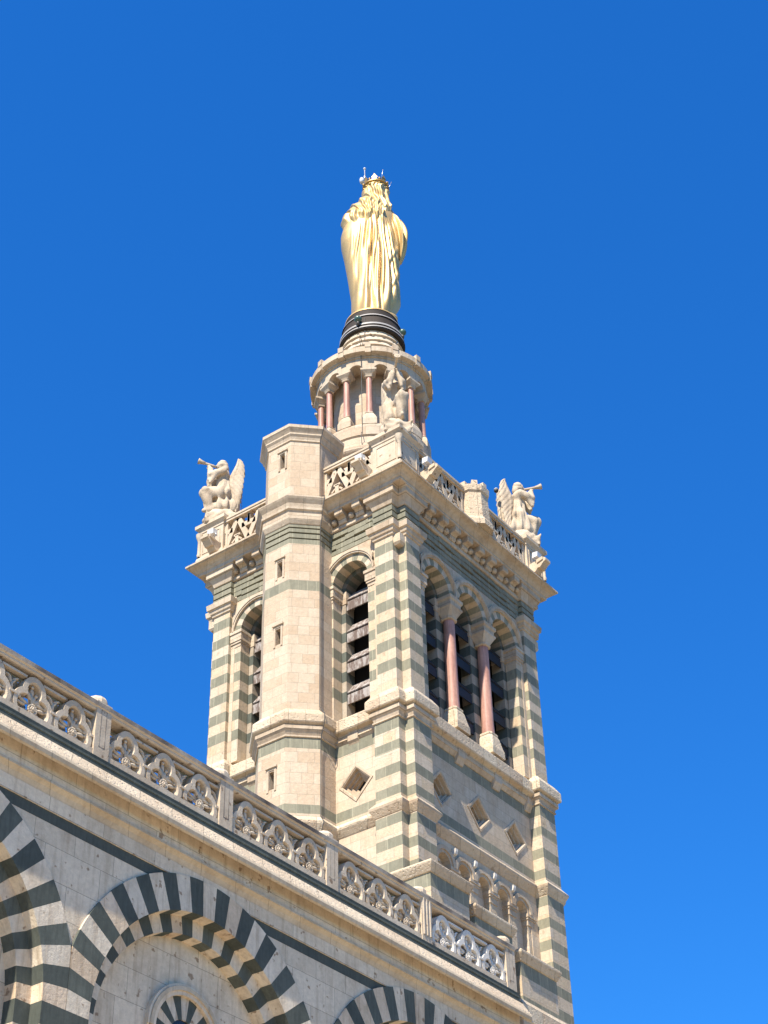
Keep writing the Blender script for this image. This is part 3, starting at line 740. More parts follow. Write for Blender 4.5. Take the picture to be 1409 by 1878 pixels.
for c in AC:
    b = MB(); b.arc(FR, c, ZC, 4.88, 6.08, 7.1, 7.88, 29, VN[::-1], clamp=5.79, sub=3)
    o = b.build('great_arch', NV)
    b = MB(); b.arc(FR, c, ZC, 4.30, 4.90, 6.9, 7.42, 29, VN[::-1], sub=2)
    b.build('inner_arch', o)
    j = MB()
    for sg in (-1, 1):
        z = ZC
        for i in range(14):
            m = random.choice(VN[i % 2])
            s0, s1 = sorted((c+sg*4.88, c+sg*5.8)); j.box(FR, s0, s1, 7.1, 7.88, z-.68, z, m)
            s0, s1 = sorted((c+sg*4.30, c+sg*4.9)); j.box(FR, s0, s1, 6.9, 7.42, z-.68, z, m)
            z -= .68
        s0, s1 = sorted((c+sg*4.3, c+sg*5.8)); j.box(FR, s0, s1, 6.9, 7.4, GZ, z, NCREAM)
    j.build('arch_jamb', o)
    # small round window head in the lunette
    b = MB(); b.arc(FR, c, -11.1, 1.36, 1.72, 6.9, 7.14, 24, [NCREAM], sub=2); b.arc(FR, c, -11.1, 1.5, 1.64, 6.9, 7.19, 24, [OCHRE], sub=2)
    b.arc(FR, c, -11.1, .62, 1.36, 6.9, 7.02, 11, VN, sub=2)
    w2 = b.build('lunette_window', NV)
    b = MB(); b.arc(FR, c, -11.1, .02, .62, 6.9, 6.97, 12, [GLASS], sub=2)
    b.box(FR, c-.62, c+.62, 6.9, 6.97, -14, -11.1, GLASS); b.build('pane', w2)
    b = MB()
    for sg in (-1, 1):
        s0, s1 = sorted((c+sg*.62, c+sg*1.72)); b.box(FR, s0, s1, 6.9, 7.1, -14, -11.1, NCREAM)
    b.build('window_jamb', w2)
# cornice
CE = X1+.25
b = MB()
b.sweep(FR, [(7.0, -6.43), (7.85, -6.43), (7.85, -5.96), (7.78, -5.96), (7.0, -5.96)], X0, X1+.02, GREYST)
b.sweep(FR, [(7.0, -5.96), (7.84, -5.96), (7.86, -5.90), (7.92, -5.78), (8.02, -5.70), (8.07, -5.68), (8.07, -5.60), (7.0, -5.60)], X0, X1+.08, OCHRE)
b.sweep(FR, [(7.0, -5.60), (8.03, -5.60), (8.03, -4.6), (7.0, -4.6)], X0, X1+.1, GREYST)
o = b.build('nave_cornice', NV)
b = MB()
b.sweep(FR, [(8.0, -4.84), (8.16, -4.95), (8.32, -5.12), (8.43, -5.2), (8.5, -5.16), (8.53, -5.04), (8.50, -4.94), (8.44, -4.84), (8.12, -4.36), (8.0, -4.36)], X0, CE, ROUGH, mats=[OCHRE]*6+[ROUGH]*4)
b.build('ledge', o)
b = MB()
b.sweep(FR, [(7.0, -4.36), (8.10, -4.36), (8.10, -4.27), (8.06, -4.25), (8.06, -4.18), (8.09, -4.16), (8.09, -4.08), (8.05, -4.06), (8.07, -3.96), (7.0, -3.96)], X0, X1+.12, NGREEN2)
b.build('green_moulding', o)
# balustrade
PXS = [-37.0+.0, -31.37, -25.57, -19.62, -13.83, -8.02, -2.235]
PXS[0] = -37.17
b = MB()
b.box(FR, X0, X1+.02, 7.35, 8.03, -3.96, -3.74, CARVE); b.build('balustrade_plinth', NV)
b = MB()
b.sweep(FR, [(7.4, -2.34), (8.0, -2.34), (8.04, -2.30), (8.04, -2.24), (8.10, -2.2), (8.12, -2.06), (7.36, -2.04), (7.36, -2.34)], X0, X1, WEATH, mats=[CARVE, CARVE, CARVE, CARVE, WEATH, WEATH, WEATH, WEATH])
b.build('coping', NV)
def trefoil_r(t, grow=0.0):
    """polar outline (about 0,0) of three joined lobes with a flat foot"""
    best = 0
    dx, dz = math.cos(t), math.sin(t)
    for cx, cz, r in ((0, .25, .27+grow), (-.30, -.20, .30+grow), (.30, -.20, .30+grow), (0, -.08, .32+grow)):
        bq = dx*cx+dz*cz; dd = bq*bq-(cx*cx+cz*cz-r*r)
        if dd > 0: best = max(best, bq+math.sqrt(dd))
    if dz < -1e-3: best = min(best, .42/-dz)
    return best
def frame_mesh(mt):
    b = MB(); n = 72; inn = []; out = []
    for i in range(n):
        t = 2*PI*i/n-PI/2
        r0 = trefoil_r(t); r1 = max(trefoil_r(t, .20), r0+.02)
        x1, z1 = r1*math.cos(t), r1*math.sin(t); x1 = max(-.835, min(.835, x1)); z1 = min(.74, max(-.42, z1))
        inn.append((r0*math.cos(t), r0*math.sin(t))); out.append((x1, z1))
    rings = [[(p[0], q, p[1]*1.15) for p in P] for P, q in ((inn, 0.6), (inn, .05), ([(p[0]*1.08, p[1]*1.08) for p in inn], 0.0), (out, 0.0), (out, 0.6))]
    rings.append(rings[0])
    b.loft(rings, mt, cap0=False, cap1=False)
    # low rails beside the foot and slots
    for sg in (-1, 1):
        F = lambda s, d, z: (s, d, z)
        b.box(F, *sorted((sg*.74, sg*.845)), .06, .46, -.49, .05, mt)
        b.box(F, *sorted((sg*.70, sg*.845)), -.02, .40, -.08, .0, mt)
    return b
def foliage_mesh(mt):
    b = MB(); rnd = random.Random(5)
    # rosette low in the opening
    for k in range(16):
        a = 2*PI*k/16; b.ball((.03+.135*math.cos(a), .06, -.25+.135*math.sin(a)), .042, mt, 5)
    for k in range(6):
        a = 2*PI*k/6; b.ball((.03+.06*math.cos(a), .05, -.25+.06*math.sin(a)), .045, mt, 5)
    b.ball((.03, .02, -.25), .04, mt, 5)
    # stems and curling leaves
    def leaf(x, z, ang, ln, wd):
        rot = Matrix.Rotation(-ang, 3, 'Y')
        b.ball((x+math.cos(ang)*ln/2, .12, z+math.sin(ang)*ln/2), 1, mt, 6, (ln/2, .06, wd/2), rot)
        b.ball((x+math.cos(ang)*ln, .08, z+math.sin(ang)*ln), wd*.42, mt, 5)
    for x, z, a, ln, wd in ((0, -.1, 1.2, .34, .12), (0, .02, 2.2, .36, .13), (.05, -.02, .5, .36, .14), (.1, .0, -.1, .36, .12), (-.1, -.12, 2.9, .34, .12), (.12, -.3, -.5, .36, .10), (-.1, -.32, 3.5, .34, .12), (.02, .15, 1.75, .28, .12), (.2, .12, .9, .22, .11), (-.2, .14, 2.5, .2, .10), (.2, -.16, .1, .3, .12), (-.18, -.18, 3.2, .26, .1)):
        leaf(x, z, a, ln, wd)
    for x, z, a, ln, wd in ((-.42, -.30, .5, .5, .26), (-.3, -.38, .15, .5, .2), (-.45, -.05, -.3, .4, .2), (.1, -.15, .3, .4, .25), (-.3, -.05, 1.5, .42, .2), (-.05, .2, 1.2, .34, .22), (.25, -.05, 1.7, .4, .2), (-.15, -.3, .3, .4, .2), (.1, -.35, .8, .3, .2), (-.35, -.25, .6, .3, .18), (-.12, .12, 2.0, .42, .2)):
        rot = Matrix.Rotation(-a, 3, 'Y')
        b.ball((x+math.cos(a)*ln/2, .36, z+math.sin(a)*ln/2), 1, mt, 6, (ln/2, .07, wd/2), rot)
    b.tube([(-.02, .12, .3), (0, .1, .05), (.02, .08, -.15)], .045, mt, 6)
    b.tube([(.05, .1, -.3), (.25, .1, -.42), (.42, .08, -.5)], .04, mt, 6)
    return b
def spandrel_mesh(mt, mdark):
    b = MB(); F = lambda s, d, z: (s, d, z)
    b.box(F, -.46, .46, .40, .58, -.52, .42, mt)
    for x, z, a, ln, wd in ((0, -.30, 1.57, .40, .13), (0, -.08, 1.0, .32, .09), (0, -.08, 2.14, .32, .09), (.0, .08, .5, .33, .08), (0, .08, 2.64, .33, .08)):
        rot = Matrix.Rotation(-a, 3, 'Y')
        b.ball((x+math.cos(a)*ln/2, .16, z+math.sin(a)*ln/2), 1, mt, 6, (ln/2, .10, wd/2), rot)
    b.box(F, -.5, .5, .02, .2, .36, .44, mt)
    return b
fm = {CARVE: frame_mesh(CARVE), WHITEST: frame_mesh(WHITEST)}
protos = {}
for i in range(6):
    l, r = PXS[i]+.33, PXS[i+1]-.33; wd = (r-l)/3
    mt = WHITEST if i == 5 else CARVE
    mb = MB(); mb.box(FR, l, r, 7.42, 7.5, -2.46, -2.33, CARVE)
    pan = mb.build('balustrade_panel', NV)
    for k in range(3):
        cx = l+wd*(k+.5)
        if mt not in protos:
            fo = frame_mesh(mt).build('tracery_arch', pan); protos[mt] = fo
            fb = foliage_mesh(mt); fb.v = [(p[0]*1.18, p[1], p[2]*1.12-.02) for p in fb.v]; foli = fb.build('carved_foliage', pan); spn = spandrel_mesh(mt, None).build('spandrel_leaf', pan)
            protos[mt] = (fo, foli, spn)
            trio = protos[mt]
        else:
            trio = tuple(q.copy() for q in protos[mt])
            for q in trio: COL.objects.link(q); q.parent = pan
        og = NV['_org']
        sc = wd/1.69
        for q, (dx, dy, dz) in zip(trio, ((0, 0, 0), (0, .02, .04), (wd/2, 0, .33))):
            # panel meshes live in panel space, whose origin is the nave's
            q.location = (cx+dx-og[0], -8.0+dy-og[1], -3.265+dz-og[2]); q.scale = (sc, 1, 1.0)
            for vtx in (): pass
# tracery meshes were authored round their own centre: cancel the parent offset baked in by build()
done = set()
for trio in protos.values():
    for q in trio:
        if q.data.name in done: continue
        done.add(q.data.name); og = NV['_org']
        q.data.transform(Matrix.Translation(Vector(og)))
for i, x in enumerate(PXS):
    b = MB()
    b.box(FR, x-.33, x+.33, 7.36, 8.06, -3.97, -1.96, CARVE)
    if i != 5:
        for q in ((-.13, -.10, -3.6, -2.25), (.10, .13, -3.6, -2.25), (-.13, .13, -2.28, -2.25), (-.13, .13, -3.6, -3.57)): b.box(FR, x+q[0], x+q[1], 7.9, 8.064, q[2], q[3], WEATH)
    else:
        for s in (-.2, 0, .2): b.lathe(x+s, -8.03, [(.075, -3.7), (.075, -2.2)], CARVE, 12)
    o = b.build('balustrade_post', NV)
    b = MB(); b.lathe(x, -7.66, [(.34, -1.98), (.36, -1.9), (.36, -1.78), (.28, -1.66), (.12, -1.60), (0.01, -1.58)], CARVE, 10, smooth=False); b.build('finial', o)

# ================================================================== STATUES
def surface_net(fn, lo, hi, res):
    lo, hi = np.array(lo, float), np.array(hi, float); n = np.ceil((hi-lo)/res).astype(int)+1
    ax = [lo[i]+np.arange(n[i])*res for i in range(3)]
    X, Y, Z = np.meshgrid(*ax, indexing='ij'); V = fn(X, Y, Z)
    neg = V < 0
    c = np.zeros(tuple(n-1), int)
    off = [(i, j, k) for i in (0, 1) for j in (0, 1) for k in (0, 1)]
    sl_ = lambda o: tuple(slice(o[a], n[a]-1+o[a]) for a in range(3))
    for o in off: c += neg[sl_(o)]
    act = (c > 0) & (c < 8); idx = -np.ones(tuple(n-1), int); ids = np.argwhere(act); idx[act] = np.arange(len(ids))
    acc = np.zeros((len(ids), 3)); cnt = np.zeros(len(ids))
    for a in range(3):
        for o in off:
            if o[a]: continue
            o2 = list(o); o2[a] = 1
            p = ids+np.array(o); q = ids+np.array(o2)
            va = V[p[:, 0], p[:, 1], p[:, 2]]; vb = V[q[:, 0], q[:, 1], q[:, 2]]
            cr = (va < 0) != (vb < 0); t = np.where(cr, va/(va-vb+1e-12), 0)
            pos = np.array(o, float)[None, :]+t[:, None]*(np.array(o2)-np.array(o))[None, :]
            acc[cr] += pos[cr]; cnt[cr] += 1
    verts = lo+(ids+acc/cnt[:, None])*res
    faces = []
    for a in range(3):
        b1, b2 = (a+1) % 3, (a+2) % 3
        s0 = [slice(None)]*3; s1 = [slice(None)]*3; s0[a] = slice(0, n[a]-1); s1[a] = slice(1, n[a])
        A = neg[tuple(s0)]; B = neg[tuple(s1)]
        e = np.argwhere(A != B); e = e[(e[:, b1] > 0) & (e[:, b2] > 0) & (e[:, b1] < n[b1]-1) & (e[:, b2] < n[b2]-1)]
        flip = A[e[:, 0], e[:, 1], e[:, 2]]
        q = []
        for d1, d2 in ((1, 1), (0, 1), (0, 0), (1, 0)):
            f = e.copy(); f[:, b1] -= d1; f[:, b2] -= d2; q.append(idx[f[:, 0], f[:, 1], f[:, 2]])
        q = np.stack(q, 1)
        q = np.where(flip[:, None], q, q[:, ::-1]); faces.append(q)
    F = np.concatenate(faces); F = F[(F >= 0).all(1)]
    return verts, F
def smin(a, b, k):
    h = np.clip(.5+.5*(b-a)/k, 0, 1); return b*(1-h)+a*h-k*h*(1-h)
def cap(X, Y, Z, a, b, ra, rb):
    a, b = np.array(a, float), np.array(b, float); d = b-a; t = np.clip(((X-a[0])*d[0]+(Y-a[1])*d[1]+(Z-a[2])*d[2])/(d@d), 0, 1)
    return np.sqrt((X-a[0]-t*d[0])**2+(Y-a[1]-t*d[1])**2+(Z-a[2]-t*d[2])**2)-(ra+(rb-ra)*t)
def ell(X, Y, Z, c, r):
    k = np.sqrt(((X-c[0])/r[0])**2+((Y-c[1])/r[1])**2+((Z-c[2])/r[2])**2); return (k-1)*min(r)
def net_object(name, fn, lo, hi, res, m, parent):
    v, f = surface_net(fn, lo, hi, res); me = bpy.data.meshes.new(name)
    me.from_pydata(v.tolist(), [], f.tolist()); me.materials.append(m)
    me.polygons.foreach_set('use_smooth', [True]*len(f)); me.update()
    o = bpy.data.objects.new(name, me); COL.objects.link(o); o.parent = parent; return o

# ---- kneeling trumpet angels; local +X is the way the angel faces
def angel_body(X, Y, Z):
    f = cap(X, Y, Z, (-.05, 0, 2.1), (.1, 0, 3.35), .44, .36)           # torso
    f = smin(f, ell(X, Y, Z, (.08, 0, 3.45), (.36, .58, .32)), .15)      # shoulders
    f = smin(f, cap(X, Y, Z, (.12, 0, 3.6), (.2, 0, 3.95), .16, .15), .08)
    f = smin(f, cap(X, Y, Z, (0, .22, 2.1), (1.0, .28, 2.08), .42, .34), .15)   # raised thigh
    f = smin(f, cap(X, Y, Z, (1.0, .28, 2.05), (.78, .28, .98), .32, .22), .12)
    f = smin(f, cap(X, Y, Z, (.78, .28, .95), (1.05, .28, .90), .13, .10), .06)
    f = smin(f, cap(X, Y, Z, (0, -.24, 2.0), (.35, -.28, 1.12), .44, .34), .15)
    f = smin(f, cap(X, Y, Z, (.3, -.28, 1.08), (-.6, -.3, 1.0), .30, .22), .12)
    f = smin(f, ell(X, Y, Z, (-.1, 0, 1.25), (.75, .62, .55)), .2)        # skirt spread
    phi = np.arctan2(Y, X+.15)
    fold = .068*(1-1.8*np.abs(np.sin(4.3*phi+.7*np.sin(1.5*Z)+.5)))+.018*np.sin(17*phi+2*Z)
    leg = np.clip((X-.30)/.25, 0, 1)
    fold = fold*(1-leg)+leg*(.035*(1-1.8*np.abs(np.sin(6*Y+2.2*Z+1.5*X))))
    f = f+fold*np.clip((3.3-Z)/1.0, 0, 1)
    # arms and wide sleeves
    for sg in (-1, 1):
        el = (.78, sg*.36, 3.28); ha = (.86, sg*.10, 3.98)
        f = smin(f, cap(X, Y, Z, (.12, sg*.48, 3.5), el, .20, .19), .08)
        f = smin(f, cap(X, Y, Z, el, ha, .18, .09), .06)
        f = smin(f, cap(X, Y, Z, (.50, sg*.40, 3.35), (.80, sg*.36, 2.75), .20, .09), .10)
        f = smin(f, cap(X, Y, Z, (.80, sg*.22, 3.7), (.86, sg*.30, 2.95), .16, .10), .08)+.010*np.sin(18*Y+6*X)
        f = smin(f, ell(X, Y, Z, (.9, sg*.09, 4.03), (.11, .07, .10)), .04)
    # head, hair, face
    h = ell(X, Y, Z, (.22, 0, 4.2), (.25, .22, .29))
    h = smin(h, ell(X, Y, Z, (.46, 0, 4.17), (.07, .045, .07)), .03)      # nose
    h = smin(h, ell(X, Y, Z, (.40, 0, 4.04), (.07, .09, .05)), .03)       # mouth and chin
    for sg in (-1, 1):
        h = np.maximum(h, -ell(X, Y, Z, (.45, sg*.09, 4.24), (.05, .05, .035)))
    hair = ell(X, Y, Z, (.14, 0, 4.25), (.29, .27, .30))+.02*np.sin(26*Z)*np.sin(22*Y)
    hair = smin(hair, ell(X, Y, Z, (-.02, 0, 3.95), (.2, .25, .28)), .1)
    hair = np.maximum(hair, X-.30)
    f = smin(f, np.minimum(h, hair), .04)
    return f
def mound(X, Y, Z):
    f = np.maximum(ell(X, Y, Z, (.05, 0, .25), (1.0, .85, .85)), -Z-.02)
    f = np.minimum(f, np.maximum(np.maximum(np.abs(X-.1)-.85, np.abs(Y)-.72), np.abs(Z-.2)-.3)-.05)
    f = f+.06*np.sin(7*X+2+2*Z)*np.sin(8*Y+1)+.04*np.sin(13*X+5*Y)*np.sin(14*Z)
    return f
def wing(sg):
    """one folded wing: a feathered blade swept back from the shoulder"""
    zs = [.80, 1.1, 1.6, 2.2, 2.8, 3.3, 3.7, 4.05, 4.30, 4.42]
    xf = [-.62, -.55, -.46, -.36, -.22, -.26, -.44, -.58, -.64, -.66]
    xb = [-.68, -.76, -.86, -.94, -1.00, -1.04, -1.04, -1.00, -.92, -.80]
    b = MB(); P = []
    for i in range(76):
        z = .8+3.62*i/75; a, c = np.interp(z, zs, xf), np.interp(z, zs, xb); row = []
        for j in range(40):
            t = 2*PI*j/40; u = .5-.5*math.cos(t); x = a+(c-a)*u
            y = .14+.50*max(0, -.15-x)**.8*.75
            th = .10*(1-abs(2*u-1)**3)+.015
            # three rows of long feathers
            rowz = (z+.9*u)*5.5; fe = abs(math.sin(rowz*PI/2)); th *= .82+.3*fe
            if u < .28: th += .045
            jag = .05*fe if u > .9 else 0
            row.append((x-jag, sg*(y+(th if j < 20 else -th)), z-.10*u*fe))
        P.append(row)
    b.grid(P, STATUE, wrap=True); b.poly(P[0], STATUE); b.poly(P[-1], STATUE)
    return b
def make_angel(loc, rz, label):
    A = empty('angel_statue', loc, label, 'statue', 'stone trumpet angels on the tower corners')
    A['_local'] = 1
    net_object('body', angel_body, (-1.2, -1.1, .3), (1.5, 1.1, 4.8), .04, STATUE, A)
    net_object('rock_base', mound, (-1.3, -1.2, -.2), (1.4, 1.2, 1.4), .08, STATUE, A)
    for sg in (-1, 1): wing(sg).build('wing', A)
    b = MB(); b.tube([(.46, 0, 4.08), (.9, 0, 4.22), (1.25, 0, 4.33), (1.42, 0, 4.39), (1.52, 0, 4.42)], .075, STATUE, 12)
    b.tube([(1.1, 0, 4.285), (1.3, 0, 4.35), (1.42, 0, 4.39), (1.50, 0, 4.415)], .08, STATUE, 14, r1=.18)
    b.build('trumpet', A)
    A.scale = (.96, .92, 1.0)
    A.rotation_euler = (0, 0, rz)
    return A
A1 = make_angel((-5.62, 5.62, 23.9), R(135), 'kneeling stone trumpet angel on the left corner of the tower, seen in profile facing left')
A2 = copy_tree(A1); A2.location = (5.62, -5.62, 23.9); A2.rotation_euler = (0, 0, R(-45)); A2['label'] = 'kneeling stone trumpet angel on the right corner of the tower, seen in profile facing right'
A3 = copy_tree(A1); A3.location = (-5.62, -5.62, 23.9); A3.rotation_euler = (0, 0, R(-135)); A3['label'] = 'stone trumpet angel on the nearest tower corner, seen head-on before the drum of pink columns'

# ---- gilded statue; u = to the viewer's right, v = away from the viewer
GS = empty('golden_statue', (0, 0, 39.5), 'tall gilded crowned woman in a long mantle seen from behind on a dark pedestal', 'statue')
UX = Vector((0.81, -0.587, 0)); VX = Vector((0.587, 0.81, 0))
def G(u, v, z): p = UX*u+VX*v; return (p.x, p.y, z)
def interp(tab, z):
    return float(np.interp(z, [t[0] for t in tab], [t[1] for t in tab]))
LEFT = [(39.4, -.90), (40.6, -.96), (41.5, -.98), (42.2, -1.06), (43.5, -1.2), (44.9, -1.38), (46.0, -1.58), (46.7, -1.60), (47.4, -1.46), (48.3, -1.28), (49.0, -.98), (49.6, -.66), (50.2, -.25), (50.6, -.02), (51.2, .06), (51.6, .12), (51.9, .3), (52.0, .6)]
RIGHT = [(39.4, 1.35), (40.3, 1.5), (40.7, 1.62), (41.5, 1.98), (42.2, 1.97), (43.5, 1.95), (44.9, 1.98), (46.0, 2.0), (47.0, 2.1), (48.0, 2.12), (48.8, 2.02), (49.4, 1.83), (49.9, 1.55), (50.3, 1.36), (50.7, 1.28), (51.2, 1.30), (51.6, 1.26), (51.9, 1.1), (52.0, .75)]
DEP = [(39.4, 1.1), (42, 1.2), (45, 1.25), (47, 1.2), (48.5, 1.05), (49.5, .80), (50.3, .58), (51, .62), (51.6, .60), (51.9, .4), (52.0, .1)]
def gold_pt(th, z):
    l, r, d = interp(LEFT, z), interp(RIGHT, z), interp(DEP, z)
    return (l+r)/2, (r-l)/2, d, math.cos(th), math.sin(th)
def ridge(x):          # sharp crests, round valleys
    return 1-2*abs(math.sin(x))**1.3
NTH, NZ = 360, 200
# (u at z 49, u at z 44.5, u at z 39.5, half width, height, z top, z bottom)
RID = [(.02, -.34, -.52, .15, 1.0, 48.2, 39), (.22, .02, -.10, .10, .75, 48.6, 40.6), (.30, .26, .20, .13, 1.1, 48.8, 39), (.42, .60, .55, .10, .7, 48.9, 41.2),
       (.50, .88, .92, .14, 1.0, 49.0, 39.8), (.60, 1.22, 1.55, .11, .85, 49.0, 41.0), (.72, 1.55, 2.05, .10, .7, 48.6, 41.6), (-.25, -.66, -.78, .11, .6, 47.6, 40.2),
       (-.62, -.98, -.90, .08, .4, 47.2, 42.0), (-.95, -1.22, -.98, .09, .35, 47.0, 39), (.95, 1.05, 1.25, .06, .45, 47.8, 43.4), (-.12, -.16, -.30, .05, .4, 46.5, 41.5),
       (.36, .42, .38, .045, .35, 47.0, 42.5), (1.45, 1.78, 1.9, .08, .5, 48.0, 44.0), (-1.25, -1.40, -1.1, .06, .3, 46.2, 43.2)]
CAT = [(1.95, 46.0, 1.0, 44.0, .13, .45), (2.0, 44.0, 1.0, 41.7, .16, .55)]
def mantle_f(u, z):
    f = 0.0
    for u0, u1, u2, w_, a_, zt, zb in RID:
        k = (49-z)/9.5
        uu = (u0*(1-2*k)+u1*2*k) if k < .5 else (u1*(2-2*k)+u2*(2*k-1))
        uu += .045*math.sin(z*1.1+u0*9)
        fd = max(0, min(1, (zt-z)/1.2))*max(0, min(1, (z-zb)/1.0))
        q = (u-uu)/(w_*(.8+.5*k))
        if abs(q) < 3.2: f += a_*fd*(math.exp(-q*q)-.75*math.exp(-((q-1.5)/.6)**2)-.35*math.exp(-((q+1.6)/.6)**2))
    for ua, za, ub, zb2, w_, a_ in CAT:
        t = (ua-u)/(ua-ub)
        if -.1 < t < 1.1:
            zz = za+(zb2-za)*(t**1.6 if t > 0 else 0)
            q = (z-zz)/(w_*2.2)
            if abs(q) < 3: f += a_*max(0, min(1, (1.1-t)*3))*(math.exp(-q*q)-.5*math.exp(-((q+1.5)/.6)**2))
    return f
P = []
for i in range(NZ+1):
    z = 39.5+(50.5-39.5)*i/NZ; row = []; h = (z-39.5)/11
    for j in range(NTH):
        th = 2*PI*j/NTH
        c, a, d, ct, st = gold_pt(th, z)
        fan = (th+PI/2+PI) % (2*PI)-PI
        u = c+a*ct
        if st < .15: f = mantle_f(u, z)*min(1, max(0, (.15-st)/.3))
        else: f = ridge(fan*5+.4*math.sin(z))*.5*min(1, (st-.15)/.3)*max(0, min(1, (49-z)/2))
        dx = 1.0+.025*f; dn = .105*f
        if z < 41.3:
            t = (41.3-z)/1.8; lift = max(0.0, math.sin(fan-.15)); dx *= 1-.24*t*t*lift+.03*t*math.sin(fan*9)
        row.append(G(c+a*dx*ct+dn*.25*ct, (d*dx+dn)*st if abs(st) > .2 else d*dx*st, z))
    P.append(row)
b = MB(); b.grid(P, GOLD, wrap=True); b.poly(P[0], GOLD); b.poly(P[-1], GOLD)
b.build('mantle', GS)
# wide sleeve hanging from the bent right arm
P = []
for i in range(61):
    t = i/60; z = 49.5-(49.5-45.2)*t
    cu = 1.30+.68*math.sin(min(1, t*1.25)*PI*.5)-.12*max(0, t-.75); rad = .18+.52*math.sin(PI*min(1, (t**.85)*.96))
    row = []
    for j in range(64):
        th = 2*PI*j/64
        k = rad*(1+.20*ridge(th*4.5+.5*t+.3*math.sin(5*t))*min(1, t*2)+.06*ridge(th*9+3*t))
        row.append(G(cu+k*math.cos(th)*.86, .02+k*math.sin(th)*1.5, z+.15*math.cos(th)*t))
    P.append(row)
b = MB(); b.grid(P, GOLD, wrap=True); b.poly(P[-1], GOLD); b.poly(P[0], GOLD); b.build('sleeve', GS)
def headf(X, Y, Z):
    f = ell(X, Y, Z, (.68, .06, 50.98), (.54, .58, .72))
    f = smin(f, cap(X, Y, Z, (.68, .05, 50.4), (.65, 0, 49.7), .36, .42), .15)
    f = smin(f, ell(X, Y, Z, (.68, .66, 50.90), (.10, .16, .16)), .06)
    f = smin(f, ell(X, Y, Z, (.68, .50, 50.53), (.22, .16, .14)), .1)
    for sg in (-1, 1):
        f = np.maximum(f, -ell(X, Y, Z, (.68+sg*.2, .64, 51.06), (.11, .09, .07)))
        f = smin(f, ell(X, Y, Z, (.68+sg*.52, .06, 50.90), (.07, .10, .15)), .03)
    return f
v, f = surface_net(headf, (0, -.8, 49.2), (1.5, 1.1, 51.9), .06)
b = MB(); b.add([G(*p) for p in v.tolist()], [tuple(q) for q in f.tolist()], GOLD, True); b.build('head', GS)
# loose wavy hair over the shoulders, falling lowest on the left
P = []
NH = 260
for i in range(131):
    z = 46.9+(51.35-46.9)*i/130; row = []
    for j in range(NH+1):
        th = PI-.25+(PI+.5)*j/NH
        c, a, d, ct, st = gold_pt(th, z)
        u = c+a*ct
        curl = .12*math.sin(u*9+.6)+.09*math.sin(u*16+1)+.04*math.sin(u*31)
        low = 47.45+.16*max(0, u+1.1)+.30*max(0, u+.1)+curl
        if u > .75: low = 48.75+.55*(u-.75)+curl
        if u > 1.35: low = 50.2
        e = max(-1.0, min(1.0, (z-low)/.5))
        # strands: run down the back, bending outwards to the left
        s0 = u*1.15+.10*math.sin(z*2.6+u*1.6)+.035*math.sin(z*6.0+u*4)
        wave = .055*math.sin(s0*15)+.030*math.sin(s0*29+1.2*math.sin(z*2.4))+.02*math.sin(z*9+u*6)
        off = (.19+wave)*e if e > 0 else .20*e
        row.append(G(c+(a+off)*ct, (d+off)*st, z+ (0.05*math.sin(u*14) if e > 0 else 0)))
    P.append(row)
b = MB(); b.grid(P, GOLD); b.build('hair', GS)
# crown
b = MB(); cu, cv = .68, .02
def cr(r, z, n=40): return [G(cu+r*math.cos(2*PI*k/n), cv+r*math.sin(2*PI*k/n), z) for k in range(n)]
b.loft([cr(.66, 51.1), cr(.74, 51.1), cr(.78, 51.17), cr(.73, 51.23), cr(.76, 51.62), cr(.84, 51.66), cr(.84, 51.74), cr(.76, 51.76), cr(.66, 51.74), cr(.64, 51.1)], CROWNG, cap0=False, cap1=False)
for k in range(8):
    a = 2*PI*k/8+.39; r = .81
    def lf(da, dz, ww, hh):
        n = Vector((math.cos(a), math.sin(a))); t = Vector((-n.y, n.x)); q = []
        for sx_, sz_ in ((-.5, 0), (.5, 0), (1, .45), (.45, .7), (0, 1), (-.45, .7), (-1, .45)):
            p = t*(da+sx_*ww); q.append((n.x*r+p.x, n.y*r+p.y, 51.72+dz+sz_*hh))
        ins = [G(cu+x*.93, cv+y*.93, zz) for x, y, zz in q]; out = [G(cu+x, cv+y, zz) for x, y, zz in q]
        b.loft([ins, out], CROWNG)
    lf(0, 0, .18, .56)
    a2 = a+PI/8; b.ball(G(cu+.80*math.cos(a2), cv+.80*math.sin(a2), 51.84), .09, CROWNG, 6); b.ball(G(cu+.755*math.cos(a2), cv+.755*math.sin(a2), 51.44), .09, CROWNG, 6)
    b.ball(G(cu+.755*math.cos(a), cv+.755*math.sin(a), 51.44), .08, CROWNG, 6)
co_ = b.build('crown', GS)
b = MB()
for a in (R(-80), R(-10), R(170), R(80)):
    b.tube([G(cu+.74*math.cos(a), cv+.74*math.sin(a), 51.7), G(cu+1.02*math.cos(a), cv+1.02*math.sin(a), 52.5)], .02, METAL, 6)
b.build('spike', co_)
def foot(X, Y, Z):
    f = ell(X, Y, Z, (.95, -.78, 39.72), (.60, .36, .30))
    for k in range(6): f = smin(f, ell(X, Y, Z, (.55+.17*k, -1.10+.05*k*k*.35, 39.66), (.11, .13, .14)), .03)
    return f
v, f = surface_net(foot, (.1, -1.6, 39.3), (2, .2, 40.2), .05)
b = MB(); b.add([G(*p) for p in v.tolist()], [tuple(q) for q in f.tolist()], GOLD, True); b.build('foot', GS)

